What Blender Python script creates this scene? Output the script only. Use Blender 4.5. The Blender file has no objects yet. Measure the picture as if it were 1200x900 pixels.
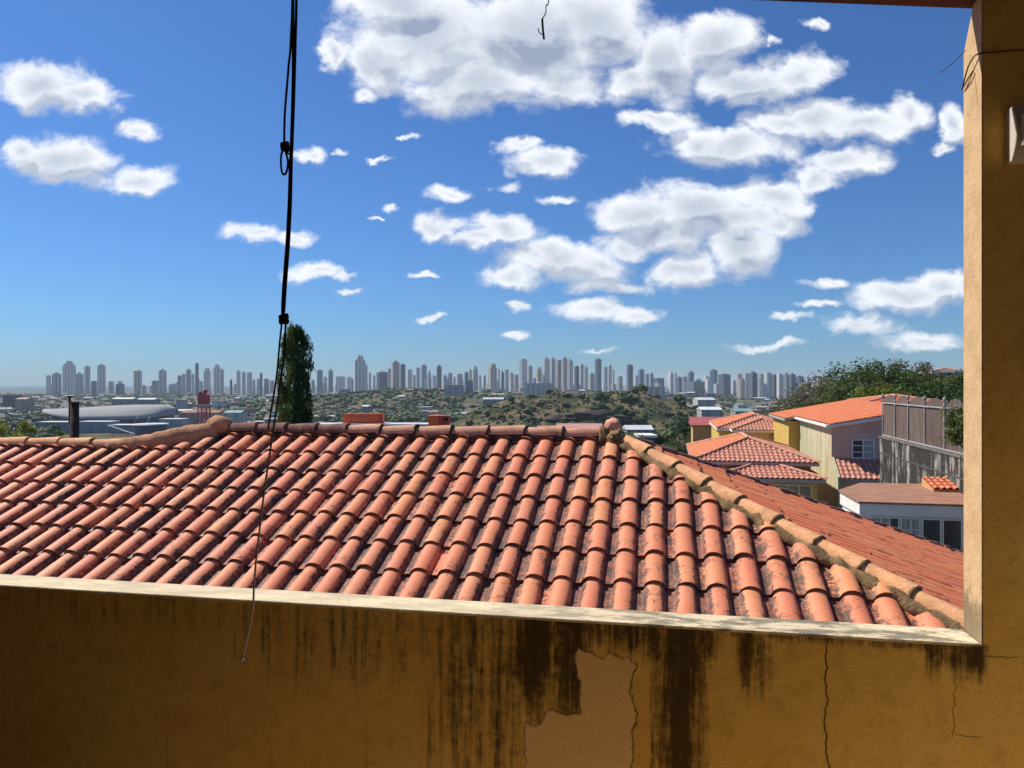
import bpy, bmesh, math, random
from mathutils import Vector, Matrix, noise as mnoise
import numpy as np
R = math.radians
rnd = random.Random(7)
sc = bpy.context.scene
C = sc.collection
# ------------------------------------------------------------------ camera
F = 880.0                      # focal length in pixels of the 1200 px wide photograph
cd = bpy.data.cameras.new('camera'); cam = bpy.data.objects.new('camera', cd); C.objects.link(cam)
cam.location = (0, 0, 0); cam.rotation_euler = (R(90), 0, 0)
cd.sensor_width = 36; cd.lens = F/1200*36; cd.clip_start = .02; cd.clip_end = 90000
sc.camera = cam
def at(px, py, Y): return Vector(((px-600)/F*Y, Y, (450-py)/F*Y))
# ------------------------------------------------------------------ light
SUN_AZ, SUN_EL = -57, 50       # azimuth from +Y towards +X
S = Vector((math.sin(R(SUN_AZ))*math.cos(R(SUN_EL)), math.cos(R(SUN_AZ))*math.cos(R(SUN_EL)), math.sin(R(SUN_EL))))
sl = bpy.data.lights.new('sun', 'SUN'); so = bpy.data.objects.new('sun', sl); C.objects.link(so)
sl.energy = 5.0; sl.angle = R(.5); sl.color = (1, .945, .86)
so.rotation_euler = S.to_track_quat('Z', 'Y').to_euler(); so.location = (0, 0, 30)
sc.view_settings.view_transform = 'Standard'; sc.view_settings.look = 'None'
sc.view_settings.exposure = 0.22; sc.view_settings.gamma = 1
sc.view_settings.use_curve_mapping = False
SKY = .085
# ------------------------------------------------------------------ node expression helper
class E_:
    def __init__(s, nt, k): s.nt = nt; s.k = k
    def m(s, op, *a, clamp=False):
        n = s.nt.nodes.new('ShaderNodeMath'); n.operation = op; n.use_clamp = clamp
        for i, v in enumerate((s,)+a):
            if isinstance(v, E_): s.nt.links.new(v.k, n.inputs[i])
            else: n.inputs[i].default_value = v
        return E_(s.nt, n.outputs[0])
    def __add__(s, o): return s.m('ADD', o)
    __radd__ = __add__
    def __sub__(s, o): return s.m('SUBTRACT', o)
    def __rsub__(s, o): return (s*-1)+o
    def __mul__(s, o): return s.m('MULTIPLY', o)
    __rmul__ = __mul__
    def __truediv__(s, o): return s.m('DIVIDE', o)
    def abs(s): return s.m('ABSOLUTE')
    def max(s, o): return s.m('MAXIMUM', o)
    def min(s, o): return s.m('MINIMUM', o)
    def gt(s, o): return s.m('GREATER_THAN', o)
    def lt(s, o): return s.m('LESS_THAN', o)
    def fract(s): return s.m('FRACT')
    def step(s, a, b):          # smoothstep a..b
        n = s.nt.nodes.new('ShaderNodeMapRange'); n.interpolation_type = 'SMOOTHSTEP'
        s.nt.links.new(s.k, n.inputs['Value'])
        n.inputs['From Min'].default_value = min(a, b); n.inputs['From Max'].default_value = max(a, b)
        if a > b: n.inputs['To Min'].default_value = 1; n.inputs['To Max'].default_value = 0
        return E_(s.nt, n.outputs[0])
def sep(nt, vec):
    n = nt.nodes.new('ShaderNodeSeparateXYZ'); nt.links.new(vec, n.inputs[0])
    return [E_(nt, n.outputs[i]) for i in range(3)]
def comb(nt, x, y, z):
    n = nt.nodes.new('ShaderNodeCombineXYZ')
    for i, v in enumerate((x, y, z)):
        if isinstance(v, E_): nt.links.new(v.k, n.inputs[i])
        else: n.inputs[i].default_value = v
    return n.outputs[0]
def noise(nt, vec, scale, detail=4, rough=.55, dist=0, color=False):
    n = nt.nodes.new('ShaderNodeTexNoise'); nt.links.new(vec, n.inputs['Vector'])
    n.inputs['Scale'].default_value = scale; n.inputs['Detail'].default_value = detail
    n.inputs['Roughness'].default_value = rough; n.inputs['Distortion'].default_value = dist
    return n.outputs['Color'] if color else E_(nt, n.outputs[0])
def vmath(nt, op, a, b=None, c=None):
    n = nt.nodes.new('ShaderNodeVectorMath'); n.operation = op
    for i, v in enumerate((a, b, c)):
        if v is None: continue
        if isinstance(v, (tuple, Vector)): n.inputs[i].default_value = v
        else: nt.links.new(v, n.inputs[i])
    return n.outputs['Value'] if op in ('LENGTH', 'DOT_PRODUCT') else n.outputs[0]
def scl(nt, vec, s): return vmath(nt, 'MULTIPLY', vec, s)
def mix(nt, f, a, b, mode='MIX'):
    n = nt.nodes.new('ShaderNodeMix'); n.data_type = 'RGBA'; n.blend_type = mode
    if isinstance(f, E_): nt.links.new(f.k, n.inputs[0])
    else: n.inputs[0].default_value = f
    for i, v in ((6, a), (7, b)):
        if isinstance(v, tuple): n.inputs[i].default_value = (*v[:3], 1)
        else: nt.links.new(v.k if isinstance(v, E_) else v, n.inputs[i])
    return n.outputs[2]
def newmat(name, rough=.8, spec=.3):
    m = bpy.data.materials.new(name); m.use_nodes = True; nt = m.node_tree
    b = nt.nodes['Principled BSDF']; b.inputs['Roughness'].default_value = rough
    b.inputs['Specular IOR Level'].default_value = spec
    return m, nt, b
def bump(nt, b, h, strength, dist=.01):
    n = nt.nodes.new('ShaderNodeBump'); n.inputs['Strength'].default_value = strength
    n.inputs['Distance'].default_value = dist
    nt.links.new(h.k, n.inputs['Height']); nt.links.new(n.outputs[0], b.inputs['Normal'])
def objco(nt):
    n = nt.nodes.new('ShaderNodeTexCoord'); return n.outputs['Object']
def worldco(nt):
    n = nt.nodes.new('ShaderNodeNewGeometry'); return n.outputs['Position']
# ------------------------------------------------------------------ sky with clouds
w = bpy.data.worlds.new('World'); sc.world = w; w.use_nodes = True
nt = w.node_tree; bg = nt.nodes['Background']
sky = nt.nodes.new('ShaderNodeTexSky'); sky.sky_type = 'NISHITA'; sky.sun_disc = False
sky.sun_elevation = R(SUN_EL); sky.sun_rotation = R(SUN_AZ); sky.altitude = 0
w.cycles.sampling_method = 'MANUAL'; w.cycles.sample_map_resolution = 256
sky.air_density = 1.0; sky.dust_density = .35; sky.ozone_density = 2.2
CL = [(500,40,115,68),(620,42,125,80),(560,95,85,45),(440,70,45,45),(700,30,80,55),(780,70,50,55),(392,62,22,25),(470,5,80,40),
(660,102,60,26),(840,50,55,38),(880,98,75,32),(935,88,42,28),(768,136,45,12),(860,172,85,24),(955,140,70,30),(1010,150,60,24),(1062,133,28,25),
(812,165,42,24),(985,190,55,20),(1112,150,18,26),(1100,178,16,12),(50,100,70,30),(105,112,45,22),(160,150,28,14),(70,188,70,30),(160,208,52,20),(22,178,26,20),
(300,270,30,12),(345,274,34,10),(362,184,22,11),(398,177,9,4),(385,318,42,10),(415,326,22,8),(408,345,20,5),
(530,225,30,10),(640,190,50,16),(612,172,26,8),(515,262,30,20),(590,272,45,21),(555,280,40,14),(655,232,24,6),(650,300,60,26),(600,322,45,16),(700,312,70,24),
(745,248,55,26),(820,245,85,34),(905,230,55,26),(870,290,50,42),(800,318,50,24),(960,212,40,22),(720,335,70,10),
(700,365,52,16),(745,370,34,10),(608,362,18,9),(603,392,22,5),(505,373,18,5),(592,216,24,9),
(1060,345,70,20),(1105,335,40,20),(1010,382,48,14),(1080,400,52,14),(968,330,22,7),(900,405,50,5),(922,374,22,6),(955,357,24,5),
(640,292,50,20),(780,275,60,26),(860,258,70,28),(905,262,35,20),(735,290,45,22),(920,146,50,22),(745,95,40,26),(520,112,50,22),(430,112,20,10),(445,181,14,3),(488,160,10,5),(460,243,10,5),(438,258,10,3),(490,325,14,4),(700,410,26,4),(960,28,12,8),(905,48,10,6)]
grp = bpy.data.node_groups.new('cloud_field', 'ShaderNodeTree')
grp.interface.new_socket('P', in_out='INPUT', socket_type='NodeSocketVector')
grp.interface.new_socket('D', in_out='OUTPUT', socket_type='NodeSocketFloat')
gi = grp.nodes.new('NodeGroupInput'); go_ = grp.nodes.new('NodeGroupOutput')
acc = None
for (cx, cy, rx, ry) in CL:
    X0, Z0 = (cx-600)/F, (450-cy)/F; sx, sz = F/rx, F/ry
    v = vmath(grp, 'MULTIPLY_ADD', gi.outputs[0], (sx, sz, 0), (-X0*sx, -Z0*sz, 0))
    l = E_(grp, vmath(grp, 'LENGTH', v))
    big = min(1.0, .45+ry/60)
    d = (1-l)*big
    if acc is None: acc = d
    else: acc = acc.m('SMOOTH_MAX', d, .12)
grp.links.new(acc.k, go_.inputs[0])
tc = nt.nodes.new('ShaderNodeTexCoord'); dx, dy, dz = sep(nt, tc.outputs['Generated'])
dyc = dy.max(.05); gx, gz = dx/dyc, dz/dyc
P = comb(nt, gx, gz, 0)
w1 = noise(nt, P, 11, 3, .5, 0, True)
wv = vmath(nt, 'MULTIPLY', vmath(nt, 'SUBTRACT', w1, (.5, .5, .5)), (.085, .045, 0))
w2 = noise(nt, P, 38, 6, .65, 0, True)
wv2 = vmath(nt, 'MULTIPLY', vmath(nt, 'SUBTRACT', w2, (.5, .5, .5)), (.034, .024, 0))
PW = vmath(nt, 'ADD', P, vmath(nt, 'ADD', wv, wv2))
def field(vec):
    g = nt.nodes.new('ShaderNodeGroup'); g.node_tree = grp; nt.links.new(vec, g.inputs[0]); return E_(nt, g.outputs[0])
f1 = field(PW); f2 = field(vmath(nt, 'ADD', PW, (-.012, .026, 0)))
nz = vmath(nt, 'MULTIPLY', P, (1, 1.5, 1))
n1 = noise(nt, nz, 15, 10, .64, .3)
n3 = noise(nt, nz, 6.5, 5, .55, .2); n4 = noise(nt, vmath(nt, 'ADD', nz, (-.014, .030, 0)), 6.5, 5, .55, .2)
D = f1*1.05 + (n1-.5)*1.4+(n3-.5)*.6
alpha = D.step(-.15, .44)
front = dy.step(.05, .15)
alpha = alpha*front
thick = (f1+(n3-.5)*.45).step(.20, .95)
relief = ((f2-f1)*1.0+(n4-n3)*2.2).m('ADD', .04).step(-.12, .40)
shade = (relief*.66+thick*.62).m('ADD', 0.0, clamp=True)
ccol = mix(nt, shade, (10.4, 10.7, 11.2), (3.5, 4.2, 5.6))
skc = mix(nt, 1.0, sky.outputs[0], (.36, .66, 1.08), 'MULTIPLY')
tot = mix(nt, alpha*.97, skc, ccol)
nt.links.new(tot, bg.inputs[0]); bg.inputs[1].default_value = SKY
# ------------------------------------------------------------------ object helpers
class MB:
    """collects vertices and faces of one mesh"""
    def __init__(s): s.v = []; s.f = []; s.col = None; s.smooth = []
    def add(s, vs, fs, smooth=False, col=None):
        o = len(s.v); s.v += [tuple(p) for p in vs]
        s.f += [tuple(i+o for i in f) for f in fs]; s.smooth += [smooth]*len(fs)
        if col is not None or s.col is not None:
            if s.col is None: s.col = [(1, 1, 1, 1)]*o
            s.col += (col if isinstance(col, list) else [col or (1, 1, 1, 1)]*len(vs))
        return s
    def box(s, c, size, M=None, col=None):
        hx, hy, hz = [q/2 for q in size]
        vs = [Vector((c[0]+a*hx, c[1]+b*hy, c[2]+d*hz)) for a in (-1, 1) for b in (-1, 1) for d in (-1, 1)]
        if M: vs = [M@q for q in vs]
        return s.add(vs, [(0,1,3,2),(4,6,7,5),(0,4,5,1),(2,3,7,6),(0,2,6,4),(1,5,7,3)], False, col)
    def rng(s, a0, a1, b0, b1, c0, c1, M=None):
        return s.box(((a0+a1)/2, (b0+b1)/2, (c0+c1)/2), (a1-a0, b1-b0, c1-c0), M)
    def tube(s, pts, rad, seg=8, smooth=True, cap=True):
        pts = [Vector(p) for p in pts]; n = len(pts)
        if not isinstance(rad, (list, tuple)): rad = [rad]*n
        vs = []; t0 = (pts[1]-pts[0]).normalized()
        a = t0.orthogonal().normalized()
        for i, p in enumerate(pts):
            t = (pts[min(i+1, n-1)]-pts[max(i-1, 0)]).normalized()
            a = (a-t*a.dot(t)).normalized(); b = t.cross(a)
            vs += [p+(a*math.cos(2*math.pi*k/seg)+b*math.sin(2*math.pi*k/seg))*rad[i] for k in range(seg)]
        fs = [(i*seg+k, i*seg+(k+1) % seg, (i+1)*seg+(k+1) % seg, (i+1)*seg+k) for i in range(n-1) for k in range(seg)]
        if cap: fs += [tuple(range(seg-1, -1, -1)), tuple(range((n-1)*seg, n*seg))]
        return s.add(vs, fs, smooth)
    def prism(s, poly, ext):
        """poly: list of 3d points, extruded by vector ext"""
        n = len(poly); ext = Vector(ext); vs = [Vector(p) for p in poly]+[Vector(p)+ext for p in poly]
        fs = [tuple(range(n-1, -1, -1)), tuple(range(n, 2*n))]+[(i, (i+1) % n, n+(i+1) % n, n+i) for i in range(n)]
        return s.add(vs, fs)
    def blob(s, c, r, sub=2, amp=.2, freq=3, seed=0, smooth=True):
        bm = bmesh.new(); bmesh.ops.create_icosphere(bm, subdivisions=sub, radius=1)
        vs = []
        for q in bm.verts:
            k = 1+amp*mnoise.noise(q.co*freq+Vector((seed*7.3, seed*3.1, 0)))*2
            vs.append(Vector((c[0]+q.co.x*r[0]*k, c[1]+q.co.y*r[1]*k, c[2]+q.co.z*r[2]*k)))
        s.add(vs, [tuple(x.index for x in f.verts) for f in bm.faces], smooth); bm.free(); return s
    def mesh(s, name, mats):
        me = bpy.data.meshes.new(name); me.from_pydata(s.v, [], s.f)
        for m in (mats if isinstance(mats, (list, tuple)) else [mats]): me.materials.append(m)
        me.polygons.foreach_set('use_smooth', s.smooth)
        if s.col is not None:
            a = me.color_attributes.new('tint', 'FLOAT_COLOR', 'POINT')
            a.data.foreach_set('color', [x for c in s.col for x in c])
        me.update(); return me
    def build(s, name, mats, parent=None, loc=None, rotz=0):
        o = bpy.data.objects.new(name, s.mesh(name, mats)); C.objects.link(o)
        if parent: o.parent = parent
        if loc is not None: o.location = loc
        if rotz: o.rotation_euler.z = rotz
        return o
def tag(o, label, cat, group=None):
    o['label'] = label; o['category'] = cat
    if group: o['group'] = group
    return o
def thing(name, label, cat, loc=(0, 0, 0), rotz=0, group=None):
    o = bpy.data.objects.new(name, None); C.objects.link(o); o.location = loc; o.rotation_euler.z = rotz
    o.empty_display_size = .3
    return tag(o, label, cat, group)
def struct(o): o['kind'] = 'structure'; return o
def stuff(o): o['kind'] = 'stuff'; return o
ORD = ['first','second','third','fourth','fifth','sixth','seventh','eighth','ninth','tenth','eleventh','twelfth','thirteenth','fourteenth','fifteenth','sixteenth','seventeenth','eighteenth','nineteenth','twentieth']
TENS = ['','', 'twenty','thirty','forty','fifty','sixty','seventy','eighty','ninety']
def ordw(i):
    if i < 20: return ORD[i]
    if (i+1) % 10 == 0: return {3:'thirtieth',4:'fortieth',5:'fiftieth',6:'sixtieth',7:'seventieth',8:'eightieth',9:'ninetieth'}.get((i+1)//10, 'hundredth')
    return TENS[(i+1)//10]+' '+ORD[(i+1) % 10-1]
# ------------------------------------------------------------------ materials
def plain(name, col, rough=.8, var=.25, scale=3, bmp=.2, spec=.3, metal=0, world=False, vdark=None, fine=None):
    m, nt, b = newmat(name, rough, spec); co = worldco(nt) if world else objco(nt)
    n = noise(nt, co, scale, 6, .6)
    c = mix(nt, n.step(.3, .7), tuple(x*(1-var) for x in col), tuple(min(1, x*(1+var)) for x in col))
    if vdark:
        k = noise(nt, co, scale*3.1, 7, .7)
        c = mix(nt, k.step(.56, .72), c, vdark)
    nt.links.new(c, b.inputs['Base Color']); b.inputs['Metallic'].default_value = metal
    if bmp: bump(nt, b, noise(nt, co, fine or scale*8, 5, .65), bmp, .02)
    return m
def tilemat(name, a, bcol, dirt_shade=1.0, dirt_shade_col=(.060, .038, .030)):
    """clay roof tile: 'tint' r = tile to tile colour, g = 0 in the pan .. 1 on the barrel, b = per tile random"""
    m, nt, b = newmat(name, .62, .35)
    at_ = nt.nodes.new('ShaderNodeAttribute'); at_.attribute_name = 'tint'
    r, g, bl = sep(nt, at_.outputs['Vector'])
    co = objco(nt)
    n1 = noise(nt, co, 2.2, 5, .6); n2 = noise(nt, co, 24, 6, .7); n3 = noise(nt, co, 70, 4, .6)
    c = mix(nt, r, a, bcol)
    c = mix(nt, (n1*.6+n2*.4).step(.35, .68)*.28, c, (.74, .38, .24))
    c = mix(nt, n3.step(.35, .75)*.28, c, (.36, .13, .08))
    # lichen and soot, heaviest in the pan with painted shade, creeping up the barrel edge
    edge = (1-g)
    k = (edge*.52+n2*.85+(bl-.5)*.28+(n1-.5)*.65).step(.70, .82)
    dc = mix(nt, n3.step(.3, .7), dirt_shade_col, (dirt_shade_col[0]*1.9, dirt_shade_col[1]*1.6, dirt_shade_col[2]*1.5))
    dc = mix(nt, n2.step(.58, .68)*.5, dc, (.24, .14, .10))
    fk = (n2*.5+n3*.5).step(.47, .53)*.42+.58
    c = mix(nt, k*dirt_shade*fk, c, dc)
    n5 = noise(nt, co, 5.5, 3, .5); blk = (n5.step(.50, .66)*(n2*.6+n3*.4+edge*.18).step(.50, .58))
    c = mix(nt, blk*.72*dirt_shade, c, dirt_shade_col)
    sp = n2.step(.68, .74)*(bl.step(.35, .8))
    c = mix(nt, sp*.8*dirt_shade, c, dirt_shade_col)
    nt.links.new(c, b.inputs['Base Color'])
    bump(nt, b, n3*.5+n2, .25, .006)
    return m
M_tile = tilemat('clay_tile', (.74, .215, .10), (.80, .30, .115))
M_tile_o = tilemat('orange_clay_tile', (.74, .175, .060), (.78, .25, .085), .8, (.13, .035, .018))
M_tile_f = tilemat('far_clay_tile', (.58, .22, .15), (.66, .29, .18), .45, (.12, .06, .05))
M_cap = plain('cap_clay', (.62, .30, .18), .75, .22, 5, .4, vdark=(.24, .14, .08))
M_capl = plain('pale_cap_clay', (.74, .37, .17), .8, .2, 6, .45, vdark=(.34, .18, .085))
M_capd = plain('sooty_cap_clay', (.20, .09, .065), .85, .45, 7, .5, vdark=(.50, .24, .17))
M_mortar = plain('mortar', (.24, .15, .07), .95, .5, 7, .8, vdark=(.06, .045, .025))
M_fillet = plain('painted_mortar', (.56, .28, .15), .9, .25, 7, 1.0, vdark=(.34, .17, .10))
M_deck = plain('roof_deck', (.12, .07, .05), .9)
M_dark = plain('dark_gap', (.03, .025, .02), .9, bmp=0)
# ------------------------------------------------------------------ grid directions shared by all the houses
TH = R(11.5)
U = Vector((math.cos(TH), -math.sin(TH), 0)); Nn = Vector((math.sin(TH), math.cos(TH), 0)); Z = Vector((0, 0, 1))

def tiled_slope(origin, right, up_h, pitch, a0, a1, v0, v1, W=.22, EX=.37, seg=14, clips=(), vtop=None, seed=1, H=.064, lift=.028, jit=1.5, tone=(.0, 1.0)):
    """rows of S tiles. origin lies on the slope plane at a=0, v=0; right is horizontal, up_h the horizontal uphill direction"""
    rr = random.Random(seed)
    s = up_h*math.cos(pitch)+Z*math.sin(pitch); nn = right.cross(s).normalized()
    if nn.z < 0: nn = -nn
    mb = MB(); ncol = int(math.ceil((a1-a0)/W)); nrow = int(math.ceil((v1-v0)/EX))
    prof = []
    for i in range(seg+1):
        t = i/seg
        x = t*1.02
        if t < .29: h = .10*(abs(t-.145)/.145)**2*.35
        else:
            q = (t-.29)/.71       # 0..1 over the barrel
            h = math.sin(math.pi*min(1, q**.9*1.0))**.62 if 0 < q < 1 else 0
            if q > .5: h = max(0, math.cos((q-.5)/.5*math.pi/2))**.45 if q < 1 else 0
            h = max(h, .035 if q < .1 else 0)
        prof.append((x, h, min(1, h*1.08)**2.2))
    for c in range(ncol):
        for r in range(nrow):
            u0 = a0+c*W; vv = v0+r*EX
            vt = vtop(u0+W*.6) if vtop else v1
            if vv > vt-.06: continue
            ve = min(vv+EX+.07, vt)
            tint = tone[0]+(tone[1]-tone[0])*rr.random()**2.0; rn = rr.random()
            ju = (rr.random()-.5)*.008*jit; jv = (rr.random()-.5)*.016*jit; jh = (rr.random()-.5)*.004*jit; sk = (rr.random()-.5)*.012*jit
            vs = []; cs = []
            for (row, lf) in ((0, lift), (1, .0)):
                for (x, h, g) in prof:
                    p = origin+right*(u0+x*W+ju+(sk if row else -sk)*.5)+s*((vv+jv) if row == 0 else ve)+nn*(h*H*(1 if row == 0 else .94)+lf*(1 if row == 0 else .15)+jh)
                    vs.append(p); cs.append((tint, g, rn, 1))
            n = len(prof)
            fs = [(i, i+1, n+i+1, n+i) for i in range(n-1)]
            mb.add(vs, fs, True, cs)
            # front lip and right hand edge
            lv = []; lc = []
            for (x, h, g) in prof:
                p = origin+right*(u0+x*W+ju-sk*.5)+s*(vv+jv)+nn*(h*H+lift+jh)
                lv += [p, p-nn*.028+s*.008]; lc += [(tint, -.45, rn, 1), (tint, -.9, rn, 1)]  # lip coloured dark all over: grime plus painted shade under the tile end
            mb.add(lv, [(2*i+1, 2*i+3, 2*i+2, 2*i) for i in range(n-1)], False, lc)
    if clips:
        bm = bmesh.new(); me = mb.mesh('t', []); bm.from_mesh(me)
        for (co, no) in clips:
            g = bm.verts[:]+bm.edges[:]+bm.faces[:]
            bmesh.ops.bisect_plane(bm, geom=g, plane_co=co, plane_no=no, clear_outer=True)
        return bm
    return mb
def link_slope(x, name, mat, parent):
    if isinstance(x, MB): return x.build(name, mat, parent)
    me = bpy.data.meshes.new(name); x.to_mesh(me); x.free(); me.materials.append(mat)
    o = bpy.data.objects.new(name, me); C.objects.link(o); o.parent = parent; return o
def cap_run(p0, p1, rad=.085, length=.38, seed=3, seg=10, collar=True):
    """overlapping half round cap tiles from p0 to p1 (tapered), and the mortar collars between them"""
    rr = random.Random(seed); caps = MB(); cols_ = []
    d = (p1-p0); L = d.length; d = d/L; side = d.cross(Z).normalized(); up = side.cross(d).normalized()
    n = max(1, round(L/length)); st = L/n
    for i in range(n):
        a = p0+d*(i*st-.03); b = p0+d*((i+1)*st+.01); vs = []
        w_ = (rr.random()-.5)*.012; wh = (rr.random()-.5)*.010
        for (q, r_, lf) in ((a, rad*.90, .0), (b, rad*1.05, .012)):
            for j in range(seg+1):
                an = math.pi*(j/seg)
                vs.append(q+side*(math.cos(an)*r_+w_)+up*(math.sin(an)*r_*1.05+lf+wh))
        m_ = seg+1
        fs = [(j, m_+j, m_+j+1, j+1) for j in range(seg)]
        caps.add(vs, fs, True, (rr.random(), 1, rr.random(), 1))
        caps.add([v for v in vs[m_:]]+[v-d*.004-(v-b).normalized()*.016 for v in vs[m_:]], [(j, j+1, m_+j+1, m_+j) for j in range(seg)], False, (0, 1, 0, 1))
        if collar and i < n:
            pts = []
            for j in range(9):
                an = math.pi*j/8
                pts.append(b+side*math.cos(an)*rad*1.06+up*(math.sin(an)*rad*1.10)+d*(rr.random()-.5)*.012)
            q_ = MB(); q_.tube(pts, [.009+.009*rr.random() for _ in pts], 6); cols_.append(q_)
    return caps, cols_
def lumpy(pts, radii, seed=0, seg=10, amp=.25):
    mb = MB(); fine = []; fr = []
    pts = [Vector(p) for p in pts]
    for i in range(len(pts)-1):
        k = max(2, int((pts[i+1]-pts[i]).length/.03))
        for j in range(k):
            t = j/k; fine.append(pts[i].lerp(pts[i+1], t)); fr.append(radii[i]*(1-t)+radii[i+1]*t)
    fine.append(pts[-1]); fr.append(radii[-1])
    mb.tube(fine, fr, seg)
    out = []
    for v in mb.v:
        q = Vector(v); o = mnoise.noise_vector(q*9+Vector((seed, 0, 0)))*amp*.07+mnoise.noise_vector(q*30)*amp*.03
        out.append(tuple(q+o))
    mb.v = out; return mb
# ------------------------------------------------------------------ terrain
def smooth(a, b, x):
    t = max(0, min(1, (x-a)/(b-a))); return t*t*(3-2*t)
BASE = -60
def ground(x, y):
    r = y
    pts = [(-400, -4.5), (0, -5.4), (24, -6.4), (45, -7.6), (80, -10), (200, -16.5), (400, -33), (700, -56), (1000, -60), (7000, -60.5), (7600, -70), (90000, -80)]
    z = pts[-1][1]
    for (a, za), (b, zb) in zip(pts, pts[1:]):
        if r < b:
            z = za+(zb-za)*max(0, (r-a)/(b-a)); break
    # spur on the right with the trees on it
    k = smooth(.33, .50, x/max(20, y))*smooth(30, 75, y)*(1-smooth(130, 260, y))
    z = z+(max(z, -5.0+.012*(y-75)+.02*x+4.5*math.exp(-((x-68)**2+(y-119)**2)/220))-z)*k
    def hump(cx, cy, rx, ry, h, p=1.0):
        d = ((x-cx)/rx)**2+((y-cy)/ry)**2
        return h*math.exp(-d*p)
    if y > 300:
        nz_ = mnoise.noise(Vector((x/70, y/90, 1)))*.5+mnoise.noise(Vector((x/28, y/28, 4)))*.25
        hh = hump(60, 900, 75, 130, 37)+hump(-10, 870, 60, 90, 22)+hump(150, 900, 60, 110, 33)+hump(215, 920, 40, 80, 20)
        z += hh*(1+nz_*.55)
        z += hump(-330, 2150, 260, 330, 36)+hump(-560, 1900, 120, 200, 12)+hump(-120, 1800, 170, 260, 14)
        z += hump(60, 2600, 420, 420, 34)+hump(500, 2500, 260, 380, 18)
        z += nz_*3*smooth(500, 900, y)*(1-smooth(4000, 6500, y))
    return z
def zscreen(px, Y): X = (px-600)/F*Y; return X, ground(X, Y)
gx_ = sorted(set([s_*v for s_ in (-1, 1) for v in list(np.linspace(0, 60, 16))+list(np.linspace(60, 420, 46))+list(np.linspace(420, 1500, 30))+[1800, 2200, 2700, 3400, 4300, 5500, 7500, 10000, 14000, 19000, 24000]]))
gy_ = list(np.linspace(-300, -20, 8))+list(np.linspace(0, 120, 31))+list(np.linspace(130, 700, 48))+list(np.linspace(708, 1150, 56))+list(np.linspace(1170, 3400, 60))+list(np.linspace(3500, 7000, 18))+[7300, 7600, 8500, 12000, 18000, 26000]
gv = [(x, y, ground(x, y)) for y in gy_ for x in gx_]
nx_ = len(gx_)
g = MB(); g.add(gv, [(j*nx_+i, j*nx_+i+1, (j+1)*nx_+i+1, (j+1)*nx_+i) for j in range(len(gy_)-1) for i in range(nx_-1)], True)
m, nt, b = newmat('ground_earth', .95, .1); co = worldco(nt)
n1 = noise(nt, co, .010, 6, .6); n2 = noise(nt, co, .05, 6, .65); n3 = noise(nt, co, .4, 5, .7)
n4 = noise(nt, co, .022, 8, .7)
c = mix(nt, n1.step(.42, .56), (.045, .065, .025), (.15, .12, .06))
c = mix(nt, n2.step(.46, .60)*.8, c, (.25, .165, .10))
c = mix(nt, n4.step(.50, .58)*.9, c, (.035, .048, .022))
c = mix(nt, n3.step(.45, .62)*.6, c, (.05, .065, .025))
px_, py_, pz_ = sep(nt, co)
city = py_.step(1000, 1500)*pz_.step(-50, -56)
cc = mix(nt, noise(nt, co, .013, 4, .6).step(.4, .6), (.13, .135, .12), (.20, .19, .17))
c = mix(nt, city*.7, c, cc)
yard = py_.step(260, 120)
c = mix(nt, yard*.75, c, mix(nt, n3.step(.4, .65), (.20, .19, .17), (.09, .10, .06)))
nt.links.new(c, b.inputs['Base Color']); bump(nt, b, n2*2+n3, .8, 1.0)
struct(g.build('ground', m))
sea = MB(); sea.add([(-24000, 6500, -61.8), (24000, 6500, -61.8), (24000, 26000, -61.8), (-24000, 26000, -61.8)], [(0, 1, 2, 3)])
m, nt, b = newmat('sea_water', .7, .1); co = worldco(nt)
nt.links.new(mix(nt, noise(nt, co, .004, 4, .6), (.02, .07, .12), (.03, .11, .17)), b.inputs['Base Color'])
bump(nt, b, noise(nt, co, .05, 6, .6), .5, 1)
struct(sea.build('sea', m))
# ------------------------------------------------------------------ haze (air over the whole scene)
hz = MB(); hz.rng(-24500, 24500, -320, 26500, -82, 240)
m = bpy.data.materials.new('haze'); m.use_nodes = True; nt = m.node_tree
nt.nodes.remove(nt.nodes['Principled BSDF'])
pv = nt.nodes.new('ShaderNodeVolumePrincipled'); pv.inputs['Density'].default_value = 5.5e-5
pv.inputs['Color'].default_value = (.80, .95, 1.0, 1); pv.inputs['Anisotropy'].default_value = 0.0
nt.links.new(pv.outputs[0], nt.nodes['Material Output'].inputs['Volume'])
stuff(hz.build('haze', m))
#@@STRUCT
# ------------------------------------------------------------------ our balcony: wall with opening, pillar, sill
WA = R(-11.1)
WO = Vector((.905, 1.447, -.5))      # front inner corner where sill meets the pillar
uw = Vector((math.cos(WA), math.sin(WA), 0)); nw = Vector((-math.sin(WA), math.cos(WA), 0))
def wall_a(px):                       # photo column on the wall's inside face -> distance a along the wall
    k = (px-600)/F; return (k*WO.y-WO.x)/(uw.x-k*uw.y)
def wall_az(px, py):
    a = wall_a(px); Y = WO.y+uw.y*a; return a, (450-py)/F*Y-WO.z
m, nt, b = newmat('ochre_plaster', .85, .25); co = objco(nt); wa, wb, wz = sep(nt, co)
M_wall = m
n1 = noise(nt, co, 3.0, 5, .6); n2 = noise(nt, co, 22, 6, .65); n3 = noise(nt, co, 120, 5, .7)
c = mix(nt, n1.step(.3, .7), (.86, .53, .12), (.93, .62, .17))
c = mix(nt, n2.step(.45, .7)*.5, c, (.64, .38, .09))
c = mix(nt, n3.step(.5, .72)*.35, c, (.52, .28, .08))
st = comb(nt, wa, wb, wz*.055)
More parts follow.
